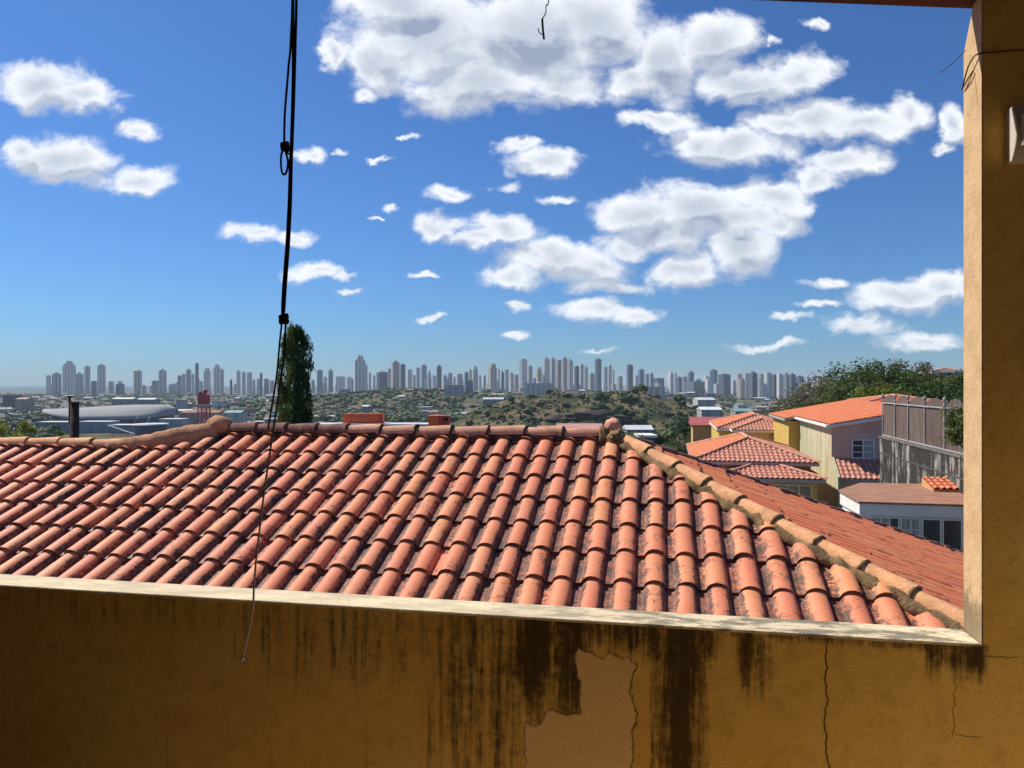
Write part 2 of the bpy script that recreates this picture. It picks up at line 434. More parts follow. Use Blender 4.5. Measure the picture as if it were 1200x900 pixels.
s1 = noise(nt, st, 26, 5, .7); s2 = noise(nt, st, 75, 4, .7); rg = noise(nt, co, 38, 6, .75)
depth = wz*-1
def band(p0, p1, feather, dlen, gain):
    a0, a1 = wall_a(p0), wall_a(p1); fth = feather
    return wa.step(a0-fth, a0+fth)*wa.step(a1+fth, a1-fth)*depth.step(dlen, dlen*.25)*depth.step(-.004, .004)*gain
bs = None
for args in [(-40, 430, .05, .14, .32), (300, 520, .03, .26, .42), (505, 625, .05, .62, .66), (598, 695, .04, .34, 1.05), (640, 850, .05, .10, .9), (680, 790, .03, .075, .95), (768, 824, .03, 1.2, 1.15), (745, 850, .04, .12, .9), (862, 905, .03, .2, .85), (690, 1160, .03, .035, .75), (1085, 1160, .014, .10, .95), (1040, 1085, .02, .03, .6)]:
    q = band(*args); bs = q if bs is None else bs.max(q)
stain = (bs*.66+(s1-.5)*1.7+(s2-.5)*.9+(rg-.5)*.95).step(.12, .74)
stain = stain*bs.step(.05, .3)
faint = ((s1-.5)*1.4+(s2-.5)*.8).step(.12, .45)*wa.step(-.15, -.9)*.45
c = mix(nt, faint, c, (.20, .115, .035))
c = mix(nt, stain*.93, c, (.035, .022, .010))
# plaster scar where the paint has fallen off
pd = None
wn = noise(nt, co, 18, 5, .6, 0, True)
wco = vmath(nt, 'ADD', co, vmath(nt, 'MULTIPLY', vmath(nt, 'SUBTRACT', wn, (.5, .5, .5)), (.055, 0, .055)))
xa, xb, xz = sep(nt, wco)
for (x0, x1, y0, y1) in [(680, 742, 775, 905), (638, 716, 838, 960), (614, 660, 852, 960), (676, 700, 765, 800), (690, 738, 770, 860)]:
    a0, z0 = wall_az(x0, y1); a1, z1 = wall_az(x1, y0)
    q = ((xa-(a0+a1)/2).abs()-(a1-a0)/2).max((xz-(z0+z1)/2).abs()-(z1-z0)/2)
    pd = q if pd is None else pd.min(q)
scar = pd.step(.0015, -.0015)
c = mix(nt, scar, c, mix(nt, n1, (.95, .62, .27), (.98, .68, .33)))
rim = pd.abs().step(.004, .0)*.6
c = mix(nt, rim, c, (.12, .07, .03))
# cracks
def crack(px, y0, y1, wid, amp, sd):
    a, z1 = wall_az(px, y0); _, z0 = wall_az(px, y1)
    nn_ = noise(nt, comb(nt, wz*1.0+sd, 0, 0), 9, 6, .7)
    d = (wa-a-(nn_-.5)*amp).abs()
    return d.step(wid, wid*.2)*wz.step(z0-.01, z0+.01)*wz.step(z1+.01, z1-.01)
ck = crack(968, 755, 1000, .0022, .05, 0).max(crack(1118, 800, 860, .0012, .06, 3)*.7).max(crack(275, 740, 770, .0015, .04, 5)*.8)
def hcrack(x0, x1, py, amp, sd):
    a0, zz = wall_az(x0, py); a1, _ = wall_az(x1, py)
    nn_ = noise(nt, comb(nt, wa+sd, 0, 0), 12, 6, .7)
    return (wz-zz-(nn_-.5)*amp).abs().step(.0013, .0003)*wa.step(a0-.004, a0+.004)*wa.step(a1+.01, a1-.01)
ck = ck.max(hcrack(1155, 1190, 768, .04, 0)*.7).max(hcrack(1120, 1150, 862, .03, 4)*.5)
c = mix(nt, ck*.85, c, (.09, .045, .02))
nt.links.new(c, b.inputs['Base Color'])
bump(nt, b, n2*.6+n3*.35-scar*.8-ck*1.5+(n1*.8), .8, .008)
# weathered cream trim
def creammat(name, gain=1.0):
    m, nt, b = newmat(name, .85, .25); co = objco(nt); wa, wb, wz = sep(nt, co)
    n1 = noise(nt, scl(nt, co, (.35, 1, .5)), 22, 7, .7); n2 = noise(nt, co, 90, 6, .7); n3 = noise(nt, scl(nt, co, (.3, 1, 1)), 9, 4, .6)
    c = mix(nt, n3.step(.35, .65), (.76, .64, .42), (.62, .52, .36))
    right = wa.step(-1.1, -.5)*gain
    c = mix(nt, n1.step(.45, .57)*(right*.70+.26), c, (.20, .175, .125))
    c = mix(nt, n1.step(.40, .33)*(right*.9), c, (.74, .68, .58))
    c = mix(nt, n2.step(.60, .68)*.6, c, (.10, .085, .06))
    nt.links.new(c, b.inputs['Base Color']); bump(nt, b, n2+n1, .5, .004); return m
M_sill = creammat('weathered_sill')
m, nt, b = newmat('cream_reveal', .85, .25); co = objco(nt); wa, wb, wz = sep(nt, co)
n1 = noise(nt, co, 16, 6, .65); n2 = noise(nt, co, 80, 6, .7)
c = mix(nt, n1.step(.35, .68), (.70, .48, .26), (.57, .38, .20))
c = mix(nt, n2.step(.56, .68)*.45, c, (.30, .22, .11))
c = mix(nt, (wz.step(.30, .0)*.75+(n1-.5)*1.2).step(.42, .75)*.75, c, (.17, .14, .085))
nt.links.new(c, b.inputs['Base Color']); bump(nt, b, n2+n1*.6, .6, .004); M_rev = m
T = .085
bw = thing('balcony_wall', 'stained ochre balcony parapet with cream sill and corner pillar framing the view', 'wall', WO, WA)
k = MB(); k.rng(-3.6, -.002, -.004, T+.004, -.007, 0); o = k.build('sill', M_sill, bw)
bv = o.modifiers.new('bevel', 'BEVEL'); bv.width = .003; bv.segments = 2
k = MB()      # pillar profile in (b, z), chamfered at the top outside corner
pz = [(0, -.83), (T, -.83), (T, 1.176), (.028, 1.268), (0, 1.268)]
pv_ = [(.003, q[0], q[1]) for q in pz]+[(.42, q[0], q[1]) for q in pz]
k.add(pv_+[(-3.6, 0, -.83), (-3.6, T, -.83), (-3.6, T, -.007), (-3.6, 0, -.007), (.003, 0, -.007), (.003, T, -.007)],
    [(10, 13, 14, 4, 9, 5), (10, 5, 6, 11), (11, 6, 7, 2, 15, 12), (12, 15, 14, 13), (10, 11, 12, 13), (14, 15, 2, 3, 4), (4, 3, 8, 9), (3, 2, 7, 8), (5, 9, 8, 7, 6)])
k.build('wall_face', M_wall, bw)
k = MB(); k.prism([(-.0, q[0]+.0005, q[1]) for q in [(0, -.02), (T+.002, -.02), (T+.002, 1.174), (.028, 1.266), (0, 1.266)]], (.0029, 0, 0)); k.build('reveal', M_rev, bw)
# wire looped round the top of the pillar
k = MB(); pts = []
for t in range(9):
    q = t/8; pts.append((-.004-.004*math.sin(q*3.1), .085-.085*q, 1.10+.012*math.sin(q*3)+.035*smooth(0, 1, q)))
pts += [(.05, -.004, 1.137), (.15, -.004, 1.132), (.3, -.004, 1.128)]
k.tube(pts, .0014, 6)
k.tube([(-.004, .085, 1.10), (-.006, .05, 1.108), (-.004, .03, 1.116)], .0014, 6)
k.tube([(-.01, .05, 1.165), (-.03, .045, 1.145), (-.06, .04, 1.12)], .0009, 5)
M_wire = plain('rusty_wire', (.10, .05, .03), .7, bmp=0)
o = tag(k.build('tie_wire', M_wire, None, WO, WA), 'thin rusty wire tied round the top of the ochre pillar', 'wire')
# eave beam and ceiling
M_beam = plain('dark_red_beam', (.07, .022, .016), .7, .5, 9, .3, vdark=(.03, .02, .015))
bm_ = thing('eave_beam', 'dark red brown beam across the top right above the pillar', 'beam', WO, WA)
k = MB(); zL = 1.247+.14*3.6
k.prism([(-3.6, -.05, zL), (-3.6, .058, zL), (-3.6, .058, zL+.10), (-3.6, -.05, zL+.10)], (0, 0, 0))
k = MB(); k.add([(-3.6, -.05, zL), (-3.6, .055, zL), (-3.6, .055, zL+.11), (-3.6, -.05, zL+.11), (.04, -.05, 1.245), (.04, .055, 1.245), (.04, .055, 1.352), (.04, -.05, 1.352)],
    [(0, 1, 2, 3), (7, 6, 5, 4), (0, 4, 5, 1), (1, 5, 6, 2), (2, 6, 7, 3), (3, 7, 4, 0)]); k.build('timber', M_beam, bm_)
k = MB(); k.add([(-3.6, .0555, zL+.03), (-3.6, .062, zL+.03), (-3.6, .062, zL+.16), (-3.6, .0555, zL+.16), (.44, .0555, 1.247), (.44, .062, 1.247), (.44, .062, 1.387), (.44, .0555, 1.387)],
    [(0, 1, 2, 3), (7, 6, 5, 4), (0, 4, 5, 1), (1, 5, 6, 2), (2, 6, 7, 3), (3, 7, 4, 0)]); k.build('fascia', M_beam, bm_)
M_ceil = plain('ceiling_board', (.16, .11, .07), .9)
k = MB(); k.add([(-3.6, -3.4, zL+.115), (.6, -3.4, 1.40), (.6, .05, 1.345), (-3.6, .05, zL+.115), (-3.6, -3.4, zL+.16), (.6, -3.4, 1.44), (.6, .05, 1.385), (-3.6, .05, zL+.16)],
    [(0, 1, 2, 3), (7, 6, 5, 4), (0, 4, 5, 1), (1, 5, 6, 2), (2, 6, 7, 3), (3, 7, 4, 0)])
struct(k.build('ceiling', M_ceil, None, WO, WA))
M_floor = plain('floor_tile', (.80, .57, .34), .5, .2, 4)
k = MB(); k.rng(-3.7, 1.3, -3.5, T+.002, -.98, -.832); struct(k.build('floor', M_floor, None, WO, WA))
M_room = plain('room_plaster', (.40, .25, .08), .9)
k = MB(); k.rng(-3.6, -2.8, -.01, T+.01, .004, 1.9); struct(k.build('shade_wall_front', M_room, None, WO, WA))  # unseen wall added to cut the floor sun and darken the left
k = MB(); k.rng(-3.75, -3.61, -3.4, T, -.83, 1.9); struct(k.build('wall_left', M_room, None, WO, WA))
k = MB(); k.rng(-3.6, .75, -3.55, -3.41, -.83, 1.9); struct(k.build('wall_back', M_room, None, WO, WA))
k = MB(); k.rng(.424, .98, 0, T, -.83, 1.9); struct(k.build('wall_side', M_room, None, WO, WA))
k = MB(); k.rng(.32, .42, -2.4, -.22, -.83, 1.9); struct(k.build('bounce_wall_right', plain('bounce_plaster', (.86, .66, .38), .9), None, WO, WA))  # unseen pale wall added to bounce warm sunlight onto parapet and pillar
# plastic sensor on the pillar
M_plas = plain('ivory_plastic', (.66, .60, .50), .4, .04, 5, 0, spec=.5)
a_, z_ = wall_az(1176, 130); _, z2 = wall_az(1176, 194)
sn = thing('sensor_box', 'ivory plastic sensor housing fixed to the pillar face', 'sensor', WO, WA)
k = MB(); hh = z_-z2; zc = (z_+z2)/2; prof = []
for i in range(13):
    t = i/12; prof.append((-.044*math.sin(math.pi*(.12+.76*t))**.6, zc+hh/2-t*hh))
k.prism([(a_+.004, 0, zc-hh/2)]+[(a_+.004, p, q) for p, q in reversed(prof)]+[(a_+.004, 0, zc+hh/2)], (.062, 0, 0))
o = k.build('housing', M_plas, sn); bv = o.modifiers.new('bevel', 'BEVEL'); bv.width = .003; bv.segments = 3
k = MB(); k.rng(a_+.012, a_+.056, -.0475, -.040, zc-hh*.30, zc+hh*.30); o = k.build('lens', M_plas, sn); bv = o.modifiers.new('bevel', 'BEVEL'); bv.width = .003
k = MB(); k.rng(a_+.003, a_+.067, -.004, -.0005, zc-hh*.48, zc+hh*.48); k.build('back_plate', M_plas, sn)
# ------------------------------------------------------------------ hanging cord
m, nt, b = newmat('cord_fibre', .9, .15); co = objco(nt); x_, y_, z_ = sep(nt, co)
tw = (z_*900+x_*1100).m('SINE'); tw = tw.step(-.6, .6)
low = z_.step(-.55, -1.05)
c = mix(nt, low, mix(nt, tw, (.018, .013, .010), (.034, .025, .02)), mix(nt, tw, (.50, .45, .40), (.85, .80, .72)))  # dark backlit top and pale sunlit tail painted into the cord colour
nt.links.new(c, b.inputs['Base Color']); bump(nt, b, tw, .4, .0006); M_cord = m
YC = 1.25
rope = thing('hanging_cord', 'long knotted cord hanging in front of the sky and the parapet', 'cord', at(345, 0, YC))
def cp(px, py, dy=0): return at(px, py, YC+dy)-rope.location
def spline(pts, n=8):
    pts = [Vector(p) for p in pts]; out = []
    for i in range(len(pts)-1):
        p0 = pts[max(i-1, 0)]; p1 = pts[i]; p2 = pts[i+1]; p3 = pts[min(i+2, len(pts)-1)]
        for j in range(n):
            t = j/n; out.append(.5*((2*p1)+(p2-p0)*t+(2*p0-5*p1+4*p2-p3)*t*t+(3*p1-p0-3*p2+p3)*t**3))
    return out+[pts[-1]]
wob = lambda pts, a: [p+mnoise.noise_vector(p*14)*a for p in pts]
k = MB(); k.tube(wob(spline([cp(348, -260), cp(347, 0), cp(345, 90), cp(342.5, 170), cp(341, 220), cp(338, 290), cp(334, 350), cp(332.5, 368)]), .001), .0024, 7)
k.tube(wob(spline([cp(344, -260, .006), cp(343.5, 0, .006), cp(343, 90, .004), cp(341, 170, .004), cp(338.5, 230, .003), cp(335.5, 290, .004), cp(331.5, 350, .003), cp(331, 368)]), .001), .0022, 6)
k.build('main_strand', M_cord, rope)
k = MB(); k.tube(wob(spline([cp(345.5, -260, -.004), cp(342, 20, -.004), cp(338, 80, -.004), cp(334, 130, -.004), cp(333, 166, -.003)]), .0015), .0021, 6); k.build('side_strand', M_cord, rope)
k = MB(); k.tube(spline([cp(333, 174), cp(329.5, 182), cp(329.5, 196), cp(331.5, 204), cp(335.5, 202), cp(337.5, 190), cp(335, 179), cp(333, 174)]), .0019, 6)
k.tube(spline([cp(337, 172), cp(336.5, 178), cp(339.5, 180.5), cp(342, 175)]), .0017, 6); k.build('loop', M_cord, rope)
def knot(px, py, s, name='knot'):
    k = MB(); c0 = cp(px, py)
    for q in range(3):
        rr = random.Random(int(px)+q); pts = []
        for t in range(13):
            an = t/12*2*math.pi*1.4+q*2
            pts.append(c0+Vector((math.cos(an)*s*(.6+.2*rr.random()), math.sin(an)*s*.6, (t/12-.5)*s*1.6*(-1)**q+rr.uniform(-.2, .2)*s)))
        k.tube(spline(pts, 3), s*.34, 6)
    k.build(name, M_cord, rope)
knot(334, 172, .0075); knot(332.5, 374, .0085)
k = MB(); k.tube(wob(spline([cp(330.5, 378), cp(328, 400), cp(324, 440), cp(318, 480), cp(314, 503)]), .0008), .0018, 6); k.build('short_tail', M_cord, rope)
tail = [cp(335, 378), cp(333, 410), cp(328, 450), cp(321, 500), cp(312, 560), cp(302, 637), cp(298, 685), cp(296, 714), cp(290, 745), cp(285, 768)]
k = MB(); k.tube(wob(spline(tail), .0008), .0019, 6); k.build('long_tail', M_cord, rope)
k = MB(); k.blob(cp(284, 772), (.0035, .0035, .005), 2, .2); k.build('end_knot', M_cord, rope)
# small wire hook above
k = MB(); p0 = at(642, 0, 1.45)
def hp(px, py): return at(px, py, 1.45)-p0
k.tube(spline([hp(650, -190), hp(646, -60), hp(643, 0), hp(640, 6), hp(639.5, 15), hp(635.5, 22)], 5), .0011, 6)
k.tube(spline([hp(635.5, 22), hp(636, 32), hp(637.5, 46)], 5), .0021, 6)
k.tube(spline([hp(637, 39), hp(634, 40), hp(631.5, 37), hp(630.5, 33)], 5), .0009, 6)
tag(k.build('wire_hook', plain('dark_wire', (.03, .03, .035), .6, bmp=0), None, p0), 'short bent dark wire hook dangling from the eave at top centre', 'hook')
# ------------------------------------------------------------------ the neighbour's tiled roof
PIT = R(23)
P0 = at(643, 690, 5.5)
sN = Nn*math.cos(PIT)+Z*math.sin(PIT); NN = U.cross(sN)
def onroof(a, v, h=0): return P0+U*a+sN*v+NN*h
AP = onroof(.29, 2.40)                              # apex of the hip end
APl = Vector(AP)
RUN = 5.25
nh = thing('neighbour_house', 'house just below the balcony under a large hipped clay tile roof', 'house', (AP.x, AP.y, -5.4))
def inv(bm_or_mb):
    off = nh.location
    if isinstance(bm_or_mb, MB): bm_or_mb.v = [(x-off.x, y-off.y, z-off.z) for x, y, z in bm_or_mb.v]
    else: bmesh.ops.translate(bm_or_mb, verts=bm_or_mb.verts[:], vec=-off)
    return bm_or_mb
VT = 2.40; VE = VT-RUN/math.cos(PIT)
def vtop(a):
    if a > -3.98: return 2.33
    if a > -4.75: return 2.33+( -3.98-a)/.77*(1.97-2.33)
    return 1.97
hipdir = (U-Nn).normalized()
sl_ = tiled_slope(P0, U, Nn, PIT, -9.2-.085, 5.8, VE+.02, 2.40, clips=[(AP+Vector((0, 0, 0)), (U+Nn).normalized())], vtop=vtop, seed=11)
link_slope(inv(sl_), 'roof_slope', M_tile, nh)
# hip end facing right
O2 = AP-U*0
s2 = -U*math.cos(PIT)+Z*math.sin(PIT)
sl_ = tiled_slope(AP, Nn, -U, PIT, -5.5, 5.5, -RUN/math.cos(PIT), 0, clips=[(AP, (-U-Nn).normalized()), (AP, (-U+Nn).normalized())], seed=12, H=.075, seg=9, tone=(0, 1), jit=2.6, lift=.034)
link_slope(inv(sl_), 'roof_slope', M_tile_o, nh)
# back slope
sl_ = tiled_slope(AP, -U, -Nn, PIT, -5.5, 4.3, -RUN/math.cos(PIT), 0, clips=[(AP, (U-Nn).normalized())], seed=13, seg=6)
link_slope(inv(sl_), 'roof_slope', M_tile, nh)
# deck under the tiles: a shell 5 mm under the tile plane
ze = AP.z-RUN*math.tan(PIT)
dk = MB(); dn = .012
Lx = 9.6
def D_(p): return tuple(Vector(p)-Vector((0, 0, dn)))
A_ = AP; FLc = AP-U*(Lx)-Nn*RUN; FLc.z = ze; FR = AP+U*RUN-Nn*RUN; FR.z = ze; BR = AP+U*RUN+Nn*RUN; BR.z = ze; BL = AP-U*Lx+Nn*RUN; BL.z = ze
# ridge of the lower left part
vz = onroof(-4.4, 1.97); dz_l = AP.z-vz.z; RL = AP-U*4.27; RLl = AP-U*4.75-Nn*0; 
Ltop = onroof(-9.31, 1.95); Ltop2 = onroof(-4.7, 1.95); Rtop = onroof(-3.98, 2.33)
Rpeak = AP-U*4.27; LtopB = Ltop+Nn*1.2-Z*.5; Ltop2B = Ltop2+Nn*1.2-Z*.5; BLm = AP-U*4.27+Nn*RUN; BLm.z = ze
vs = [D_(q) for q in (A_, FLc, FR, BR, BL, Rpeak, Ltop2, Ltop, LtopB, Ltop2B)]+[tuple(Vector(q)-Vector((0, 0, .16))) for q in (FLc, FR, BR, BL)]
dk.add(vs, [(1, 2, 0, 5, 6, 7), (2, 3, 0), (3, 4, 5, 0), (5, 4, 9, 6), (7, 6, 9, 8), (8, 9, 4), (1, 7, 8, 4), (1, 10, 11, 2), (2, 11, 12, 3), (3, 12, 13, 4), (13, 10, 1, 4), (10, 13, 12, 11)])
inv(dk).build('roof_deck', M_deck, nh)
k = MB(); Mx = Matrix((U.to_4d(), Nn.to_4d(), Z.to_4d(), Vector((0, 0, 0, 1)))).transposed(); Mx[3][3] = 1
for i in range(3): Mx[3][i] = 0
Mx = Matrix(((U.x, Nn.x, 0, 0), (U.y, Nn.y, 0, 0), (0, 0, 1, 0), (0, 0, 0, 1)))
k.rng(-Lx+.5, RUN-.55, -RUN+.55, RUN-.55, 0, ze+5.4-.17, Mx)
k.build('wall', plain('pale_yellow_wall', (.55, .42, .22), .9, .15, 2), nh)
# caps: main ridge (sooty on the left, clean on the right)
R0 = onroof(-3.98, 2.40, .035); R1 = onroof(.2, 2.40, .035); Rm = onroof(-2.55, 2.40, .035)
cp1, cl1 = cap_run(Rm, R1, .082, .41, 5); inv(cp1).build('ridge_cap', M_cap, nh); [inv(q_).build('mortar_collar', M_dark, nh) for q_ in cl1]
cp1, cl1 = cap_run(R0, Rm, .088, .36, 6); inv(cp1).build('ridge_cap', M_capd, nh); [inv(q_).build('mortar_collar', M_capd, nh) for q_ in cl1]
bed = lumpy([onroof(-3.9, 2.37, .0), onroof(.2, 2.37, .0)], [.075, .075], 3); inv(bed).build('mortar', plain('dark_mortar', (.10, .05, .035), .95, .4, 9, .6), nh)  # bed under the ridge caps in a darker tone than the other mortar
# near hip
H0 = AP+NN*.0+Z*.045; hd = hipdir*1.0; 
def hip(L, up=.045, side=0): return AP+hipdir*L-Z*(L*math.tan(PIT)/math.sqrt(2))+Z*up+(U+Nn).normalized()*side
cp1, cl1 = cap_run(hip(.18), hip(5.6), .078, .385, 8); inv(cp1).build('hip_cap', M_capl, nh); [inv(q_).build('mortar_collar', M_mortar, nh) for q_ in cl1]
bed = lumpy([hip(.15, .03, -.06), hip(1.5, .026, -.06), hip(3, .026, -.062), hip(5.6, .026, -.06)], [.050, .052, .056, .052], 9, 10, .5); inv(bed).build('mortar', M_mortar, nh)
bed = lumpy([hip(.15, .02, .04), hip(5.6, .02, .04)], [.05, .05], 10, 8, .3); inv(bed).build('mortar', M_cap, nh)
# far hip, dark and broken
fh = (U+Nn).normalized()
def fhip(L, up=.03): return AP+fh*L-Z*(L*math.tan(PIT)/math.sqrt(2))+Z*up
cp1, cl1 = cap_run(fhip(.2, .035), fhip(7.3, .035), .075, .36, 14); inv(cp1).build('hip_cap', M_capd, nh)
# apex lumps
k = MB(); k.blob(AP+Vector((.03, .02, .13)), (.085, .10, .09), 3, .12, 2.0, 2); inv(k).build('apex_cap', M_cap, nh)
k = MB(); k.blob(AP+Vector((.05, -.14, .02)), (.10, .11, .085), 4, .22, 4, 4); inv(k).build('mortar', M_mortar, nh)
k = MB(); k.blob(AP+Vector((-.08, -.06, .04)), (.05, .08, .10), 3, .16, 3, 5); inv(k).build('mortar', M_mortar, nh)
# left peak and painted fillet running down to the lower ridge
PK = onroof(-4.08, 2.36)
k = MB(); k.blob(PK+Vector((0, 0, .10)), (.15, .13, .125), 3, .1, 1.7, 7); inv(k).build('apex_cap', M_fillet, nh)
k = lumpy([PK+Vector((0, 0, .03)), onroof(-4.45, 2.16, .06), onroof(-4.85, 2.03, .03), onroof(-5.15, 2.0, .03), onroof(-5.5, 2.0, .02)], [.135, .125, .105, .08, .055], 5, 12, .25)
inv(k).build('ridge_fillet', M_fillet, nh)
k = lumpy([PK-sN*.06, onroof(-4.5, 2.10, -.0), onroof(-4.9, 1.98, -.03), onroof(-9.2, 1.975, -.03)], [.10, .10, .075, .06], 6, 10, .2); inv(k).build('ridge_fillet', M_fillet, nh)
cp1, cl1 = cap_run(onroof(-9.2, 2.0, .03), onroof(-5.0, 2.0, .03), .075, .40, 15); inv(cp1).build('ridge_cap', M_capl, nh)
#@@MORE
# ------------------------------------------------------------------ houses on the slope to the right
def lloc(root, px, py, Y):
    """local coordinates (house frame) of the point seen at px, py at distance Y"""
    d = at(px, py, Y)-root; return Vector((d.dot(U), d.dot(Nn), d.z))
X_, Y_ = Vector((1, 0, 0)), Vector((0, 1, 0))
def hip_roof(parent, x0, y0, w_, d_, z, rise, mat, W=.25, EX=.40, seg=6, seed=1, tones=(0, 1), capmat=None, fascia=None, mats=None, back=True):
    half = min(w_, d_)/2; pit = math.atan(rise/half)
    cs = [Vector((x0, y0, z)), Vector((x0+w_, y0, z)), Vector((x0+w_, y0+d_, z)), Vector((x0, y0+d_, z))]
    for i in range(4):
        if i == 2 and not back: continue
        P_, Q_ = cs[i], cs[(i+1) % 4]; r_ = (Q_-P_).normalized(); u_ = Z.cross(r_)
        bm = tiled_slope(P_, r_, u_, pit, 0, (Q_-P_).length, 0, half/math.cos(pit), W=W, EX=EX, seg=seg, seed=seed+i, H=.055, lift=.03, tone=tones,
                         clips=[(P_, (u_-r_).normalized()), (Q_, (u_+r_).normalized())])
        link_slope(bm, 'roof', (mats[i] if mats else mat), parent)
    if w_ <= d_: A1, A2 = Vector((x0+w_/2, y0+half, z+rise)), Vector((x0+w_/2, y0+d_-half, z+rise)); ends = [(0, A1), (1, A1), (2, A2), (3, A2)]
    else: A1, A2 = Vector((x0+half, y0+d_/2, z+rise)), Vector((x0+w_-half, y0+d_/2, z+rise)); ends = [(0, A1), (3, A1), (1, A2), (2, A2)]
    k = MB(); v = [c_-Z*.015 for c_ in cs]+[A1-Z*.02, A2-Z*.02]+[c_-Z*.17 for c_ in cs]
    if w_ <= d_: f = [(0, 1, 4), (1, 2, 5, 4), (2, 3, 5), (3, 0, 4, 5)]
    else: f = [(0, 1, 5, 4), (1, 2, 5), (2, 3, 4, 5), (3, 0, 4)]
    k.add(v, f+[(0, 6, 7, 1), (1, 7, 8, 2), (2, 8, 9, 3), (3, 9, 6, 0), (9, 8, 7, 6)]); k.build('eave', fascia or M_white, parent)
    k = MB()
    for i, A in ends:
        c1, _ = cap_run(cs[i]+Z*.05, A+Z*.06, .09, .4, seed+i, 6, False); k.add(c1.v, c1.f, True)
    if (A2-A1).length > .3:
        c1, _ = cap_run(A1+Z*.06, A2+Z*.06, .09, .4, seed, 6, False); k.add(c1.v, c1.f, True)
    k.build('ridge_cap', capmat or M_cap, parent)
M_white = plain('white_paint', (.84, .77, .68), .7, .06, 2, .1)
M_fasc = plain('grey_fascia', (.42, .38, .35), .8, .12, 2, .1)
M_yel = plain('yellow_house_paint', (.62, .40, .10), .85, .12, 1.5, .3)
M_yel2 = plain('dark_yellow_house_paint', (.55, .35, .13), .85, .12, 1.5, .3)
M_pink = plain('pink_house_paint', (.66, .41, .31), .85, .10, 1.2, .3)
M_oran = plain('orange_house_paint', (.60, .33, .13), .85, .10, 1.2, .3)
m, nt, b = newmat('stained_cream_paint', .9, .2); co = objco(nt)
n1 = noise(nt, scl(nt, co, (1, 1, .12)), 2.4, 6, .65); n2 = noise(nt, co, 1.2, 5, .6)
c = mix(nt, n1.step(.40, .66), (.60, .54, .34), (.40, .36, .21)); c = mix(nt, n2.step(.5, .7)*.5, c, (.36, .30, .15))
nt.links.new(c, b.inputs['Base Color']); M_cream = m
m, nt, b = newmat('window_glass', .12, .5); co = objco(nt)
b.inputs['Base Color'].default_value = (.045, .05, .052, 1); M_glass = m
m, nt, b = newmat('curtained_glass', .3, .5); co = objco(nt); x_, y_, z_ = sep(nt, co)
c = mix(nt, ((x_+y_)*34).m('SINE').step(-1, 1)*.6, (.42, .41, .38), (.22, .21, .19)); nt.links.new(c, b.inputs['Base Color']); M_curt = m
m, nt, b = newmat('tan_glass', .2, .5); b.inputs['Base Color'].default_value = (.20, .15, .08, 1); M_tan = m
def window(parent, x0, x1, z0, z1, y, cols=2, rows=1, fr=.05, mat=None, frame=None, side='front', glass=None, name='window', skip=()):
    """framed window on a wall face; front faces -y, left faces -x (then x0, x1 run along y)"""
    def B(k, a0, a1, d0, d1, c0, c1):
        if side == 'front': k.rng(a0, a1, y-d1, y-d0, c0, c1)
        else: k.rng(y-d1, y-d0, a0, a1, c0, c1)
    k = MB(); B(k, x0, x1, .003, .06, z0, z0+fr); B(k, x0, x1, .003, .06, z1-fr, z1)
    for i in range(cols+1):
        xx = x0+fr/2+(x1-x0-fr)*i/cols; B(k, xx-fr/2, xx+fr/2, .004, .058, z0+fr, z1-fr)
    for j in range(1, rows):
        zz = z0+(z1-z0)*j/rows; B(k, x0+fr, x1-fr, .005, .052, zz-fr*.35, zz+fr*.35)
    f = k.build(name, frame or M_white, parent)
    g_ = glass or [mat or M_glass]*cols
    for i in range(cols):
        k = MB(); a = x0+(x1-x0)*i/cols+fr*.6; b_ = x0+(x1-x0)*(i+1)/cols-fr*.6; B(k, a, b_, .006, .018, z0+fr*.8, z1-fr*.8); k.build('pane', g_[i], f)
    return f
GZ = -7.6
def house(name, label, px, py, Y, group=None):
    p = at(px, py, Y); r_ = thing(name, label, 'house', p, -TH, group); return r_, p
# house C: hipped roof and a porch wing
hc, pc = house('hipped_house', 'ochre house with a pyramid tiled roof and lower porch roof just beyond the big roof', 811, 540, 40)
hip_roof(hc, 0, 0, 6.4, 10, 0, 1.0, M_tile_f, seed=21, mats=[M_tile_f, M_tile_f, M_tile_f, M_tile_o], fascia=M_fasc)
k = MB(); k.rng(.35, 6.05, .4, 9.7, GZ-pc.z, -.175); k.build('wall', M_yel2, hc)
hip_roof(hc, 1.15, -1.9, 5.2, 5.4, -.62, .58, M_tile_f, seed=31, fascia=M_fasc)
k = MB(); k.rng(1.45, 6.0, -1.5, .39, GZ-pc.z, -.80); k.build('porch_wall', M_yel, hc)
a = lloc(pc, 895, 585, 37.6); b_ = lloc(pc, 952, 569, 37.2)
window(hc, a.x, b_.x, a.z, b_.z, -1.5, 4, 1, .045, M_tan)
# house B: two hipped volumes
hb, pb = house('yellow_house', 'yellow house with two red hipped roofs behind the ochre house', 840, 502, 63)
hip_roof(hb, 0, 0, 7.0, 11, 0, 1.0, M_tile_o, seed=41, W=.27, mats=[M_tile_f, M_tile_f, M_tile_f, M_tile_o])
q = lloc(pb, 858, 504, 60)
hip_roof(hb, q.x, q.y, 5.3, 7, q.z, .78, M_tile_f, seed=45, W=.27)
k = MB(); k.rng(.2, 6.8, .25, 10.8, GZ-2-pb.z, -.175); k.build('wall', M_yel, hb)
k = MB(); k.rng(q.x+.2, q.x+5.05, q.y+.3, .24, GZ-2-pb.z, q.z-.175); k.build('wall', M_yel, hb)
a = lloc(pb, 907, 522, 59); b_ = lloc(pb, 925, 512, 59); window(hb, a.x, b_.x, a.z, b_.z, q.y+.3, 2, 1, .05, M_curt)
window(hb, 2.5, 4.0, -2.6, -1.0, .2, 2, 1, .06, M_curt, side='left')
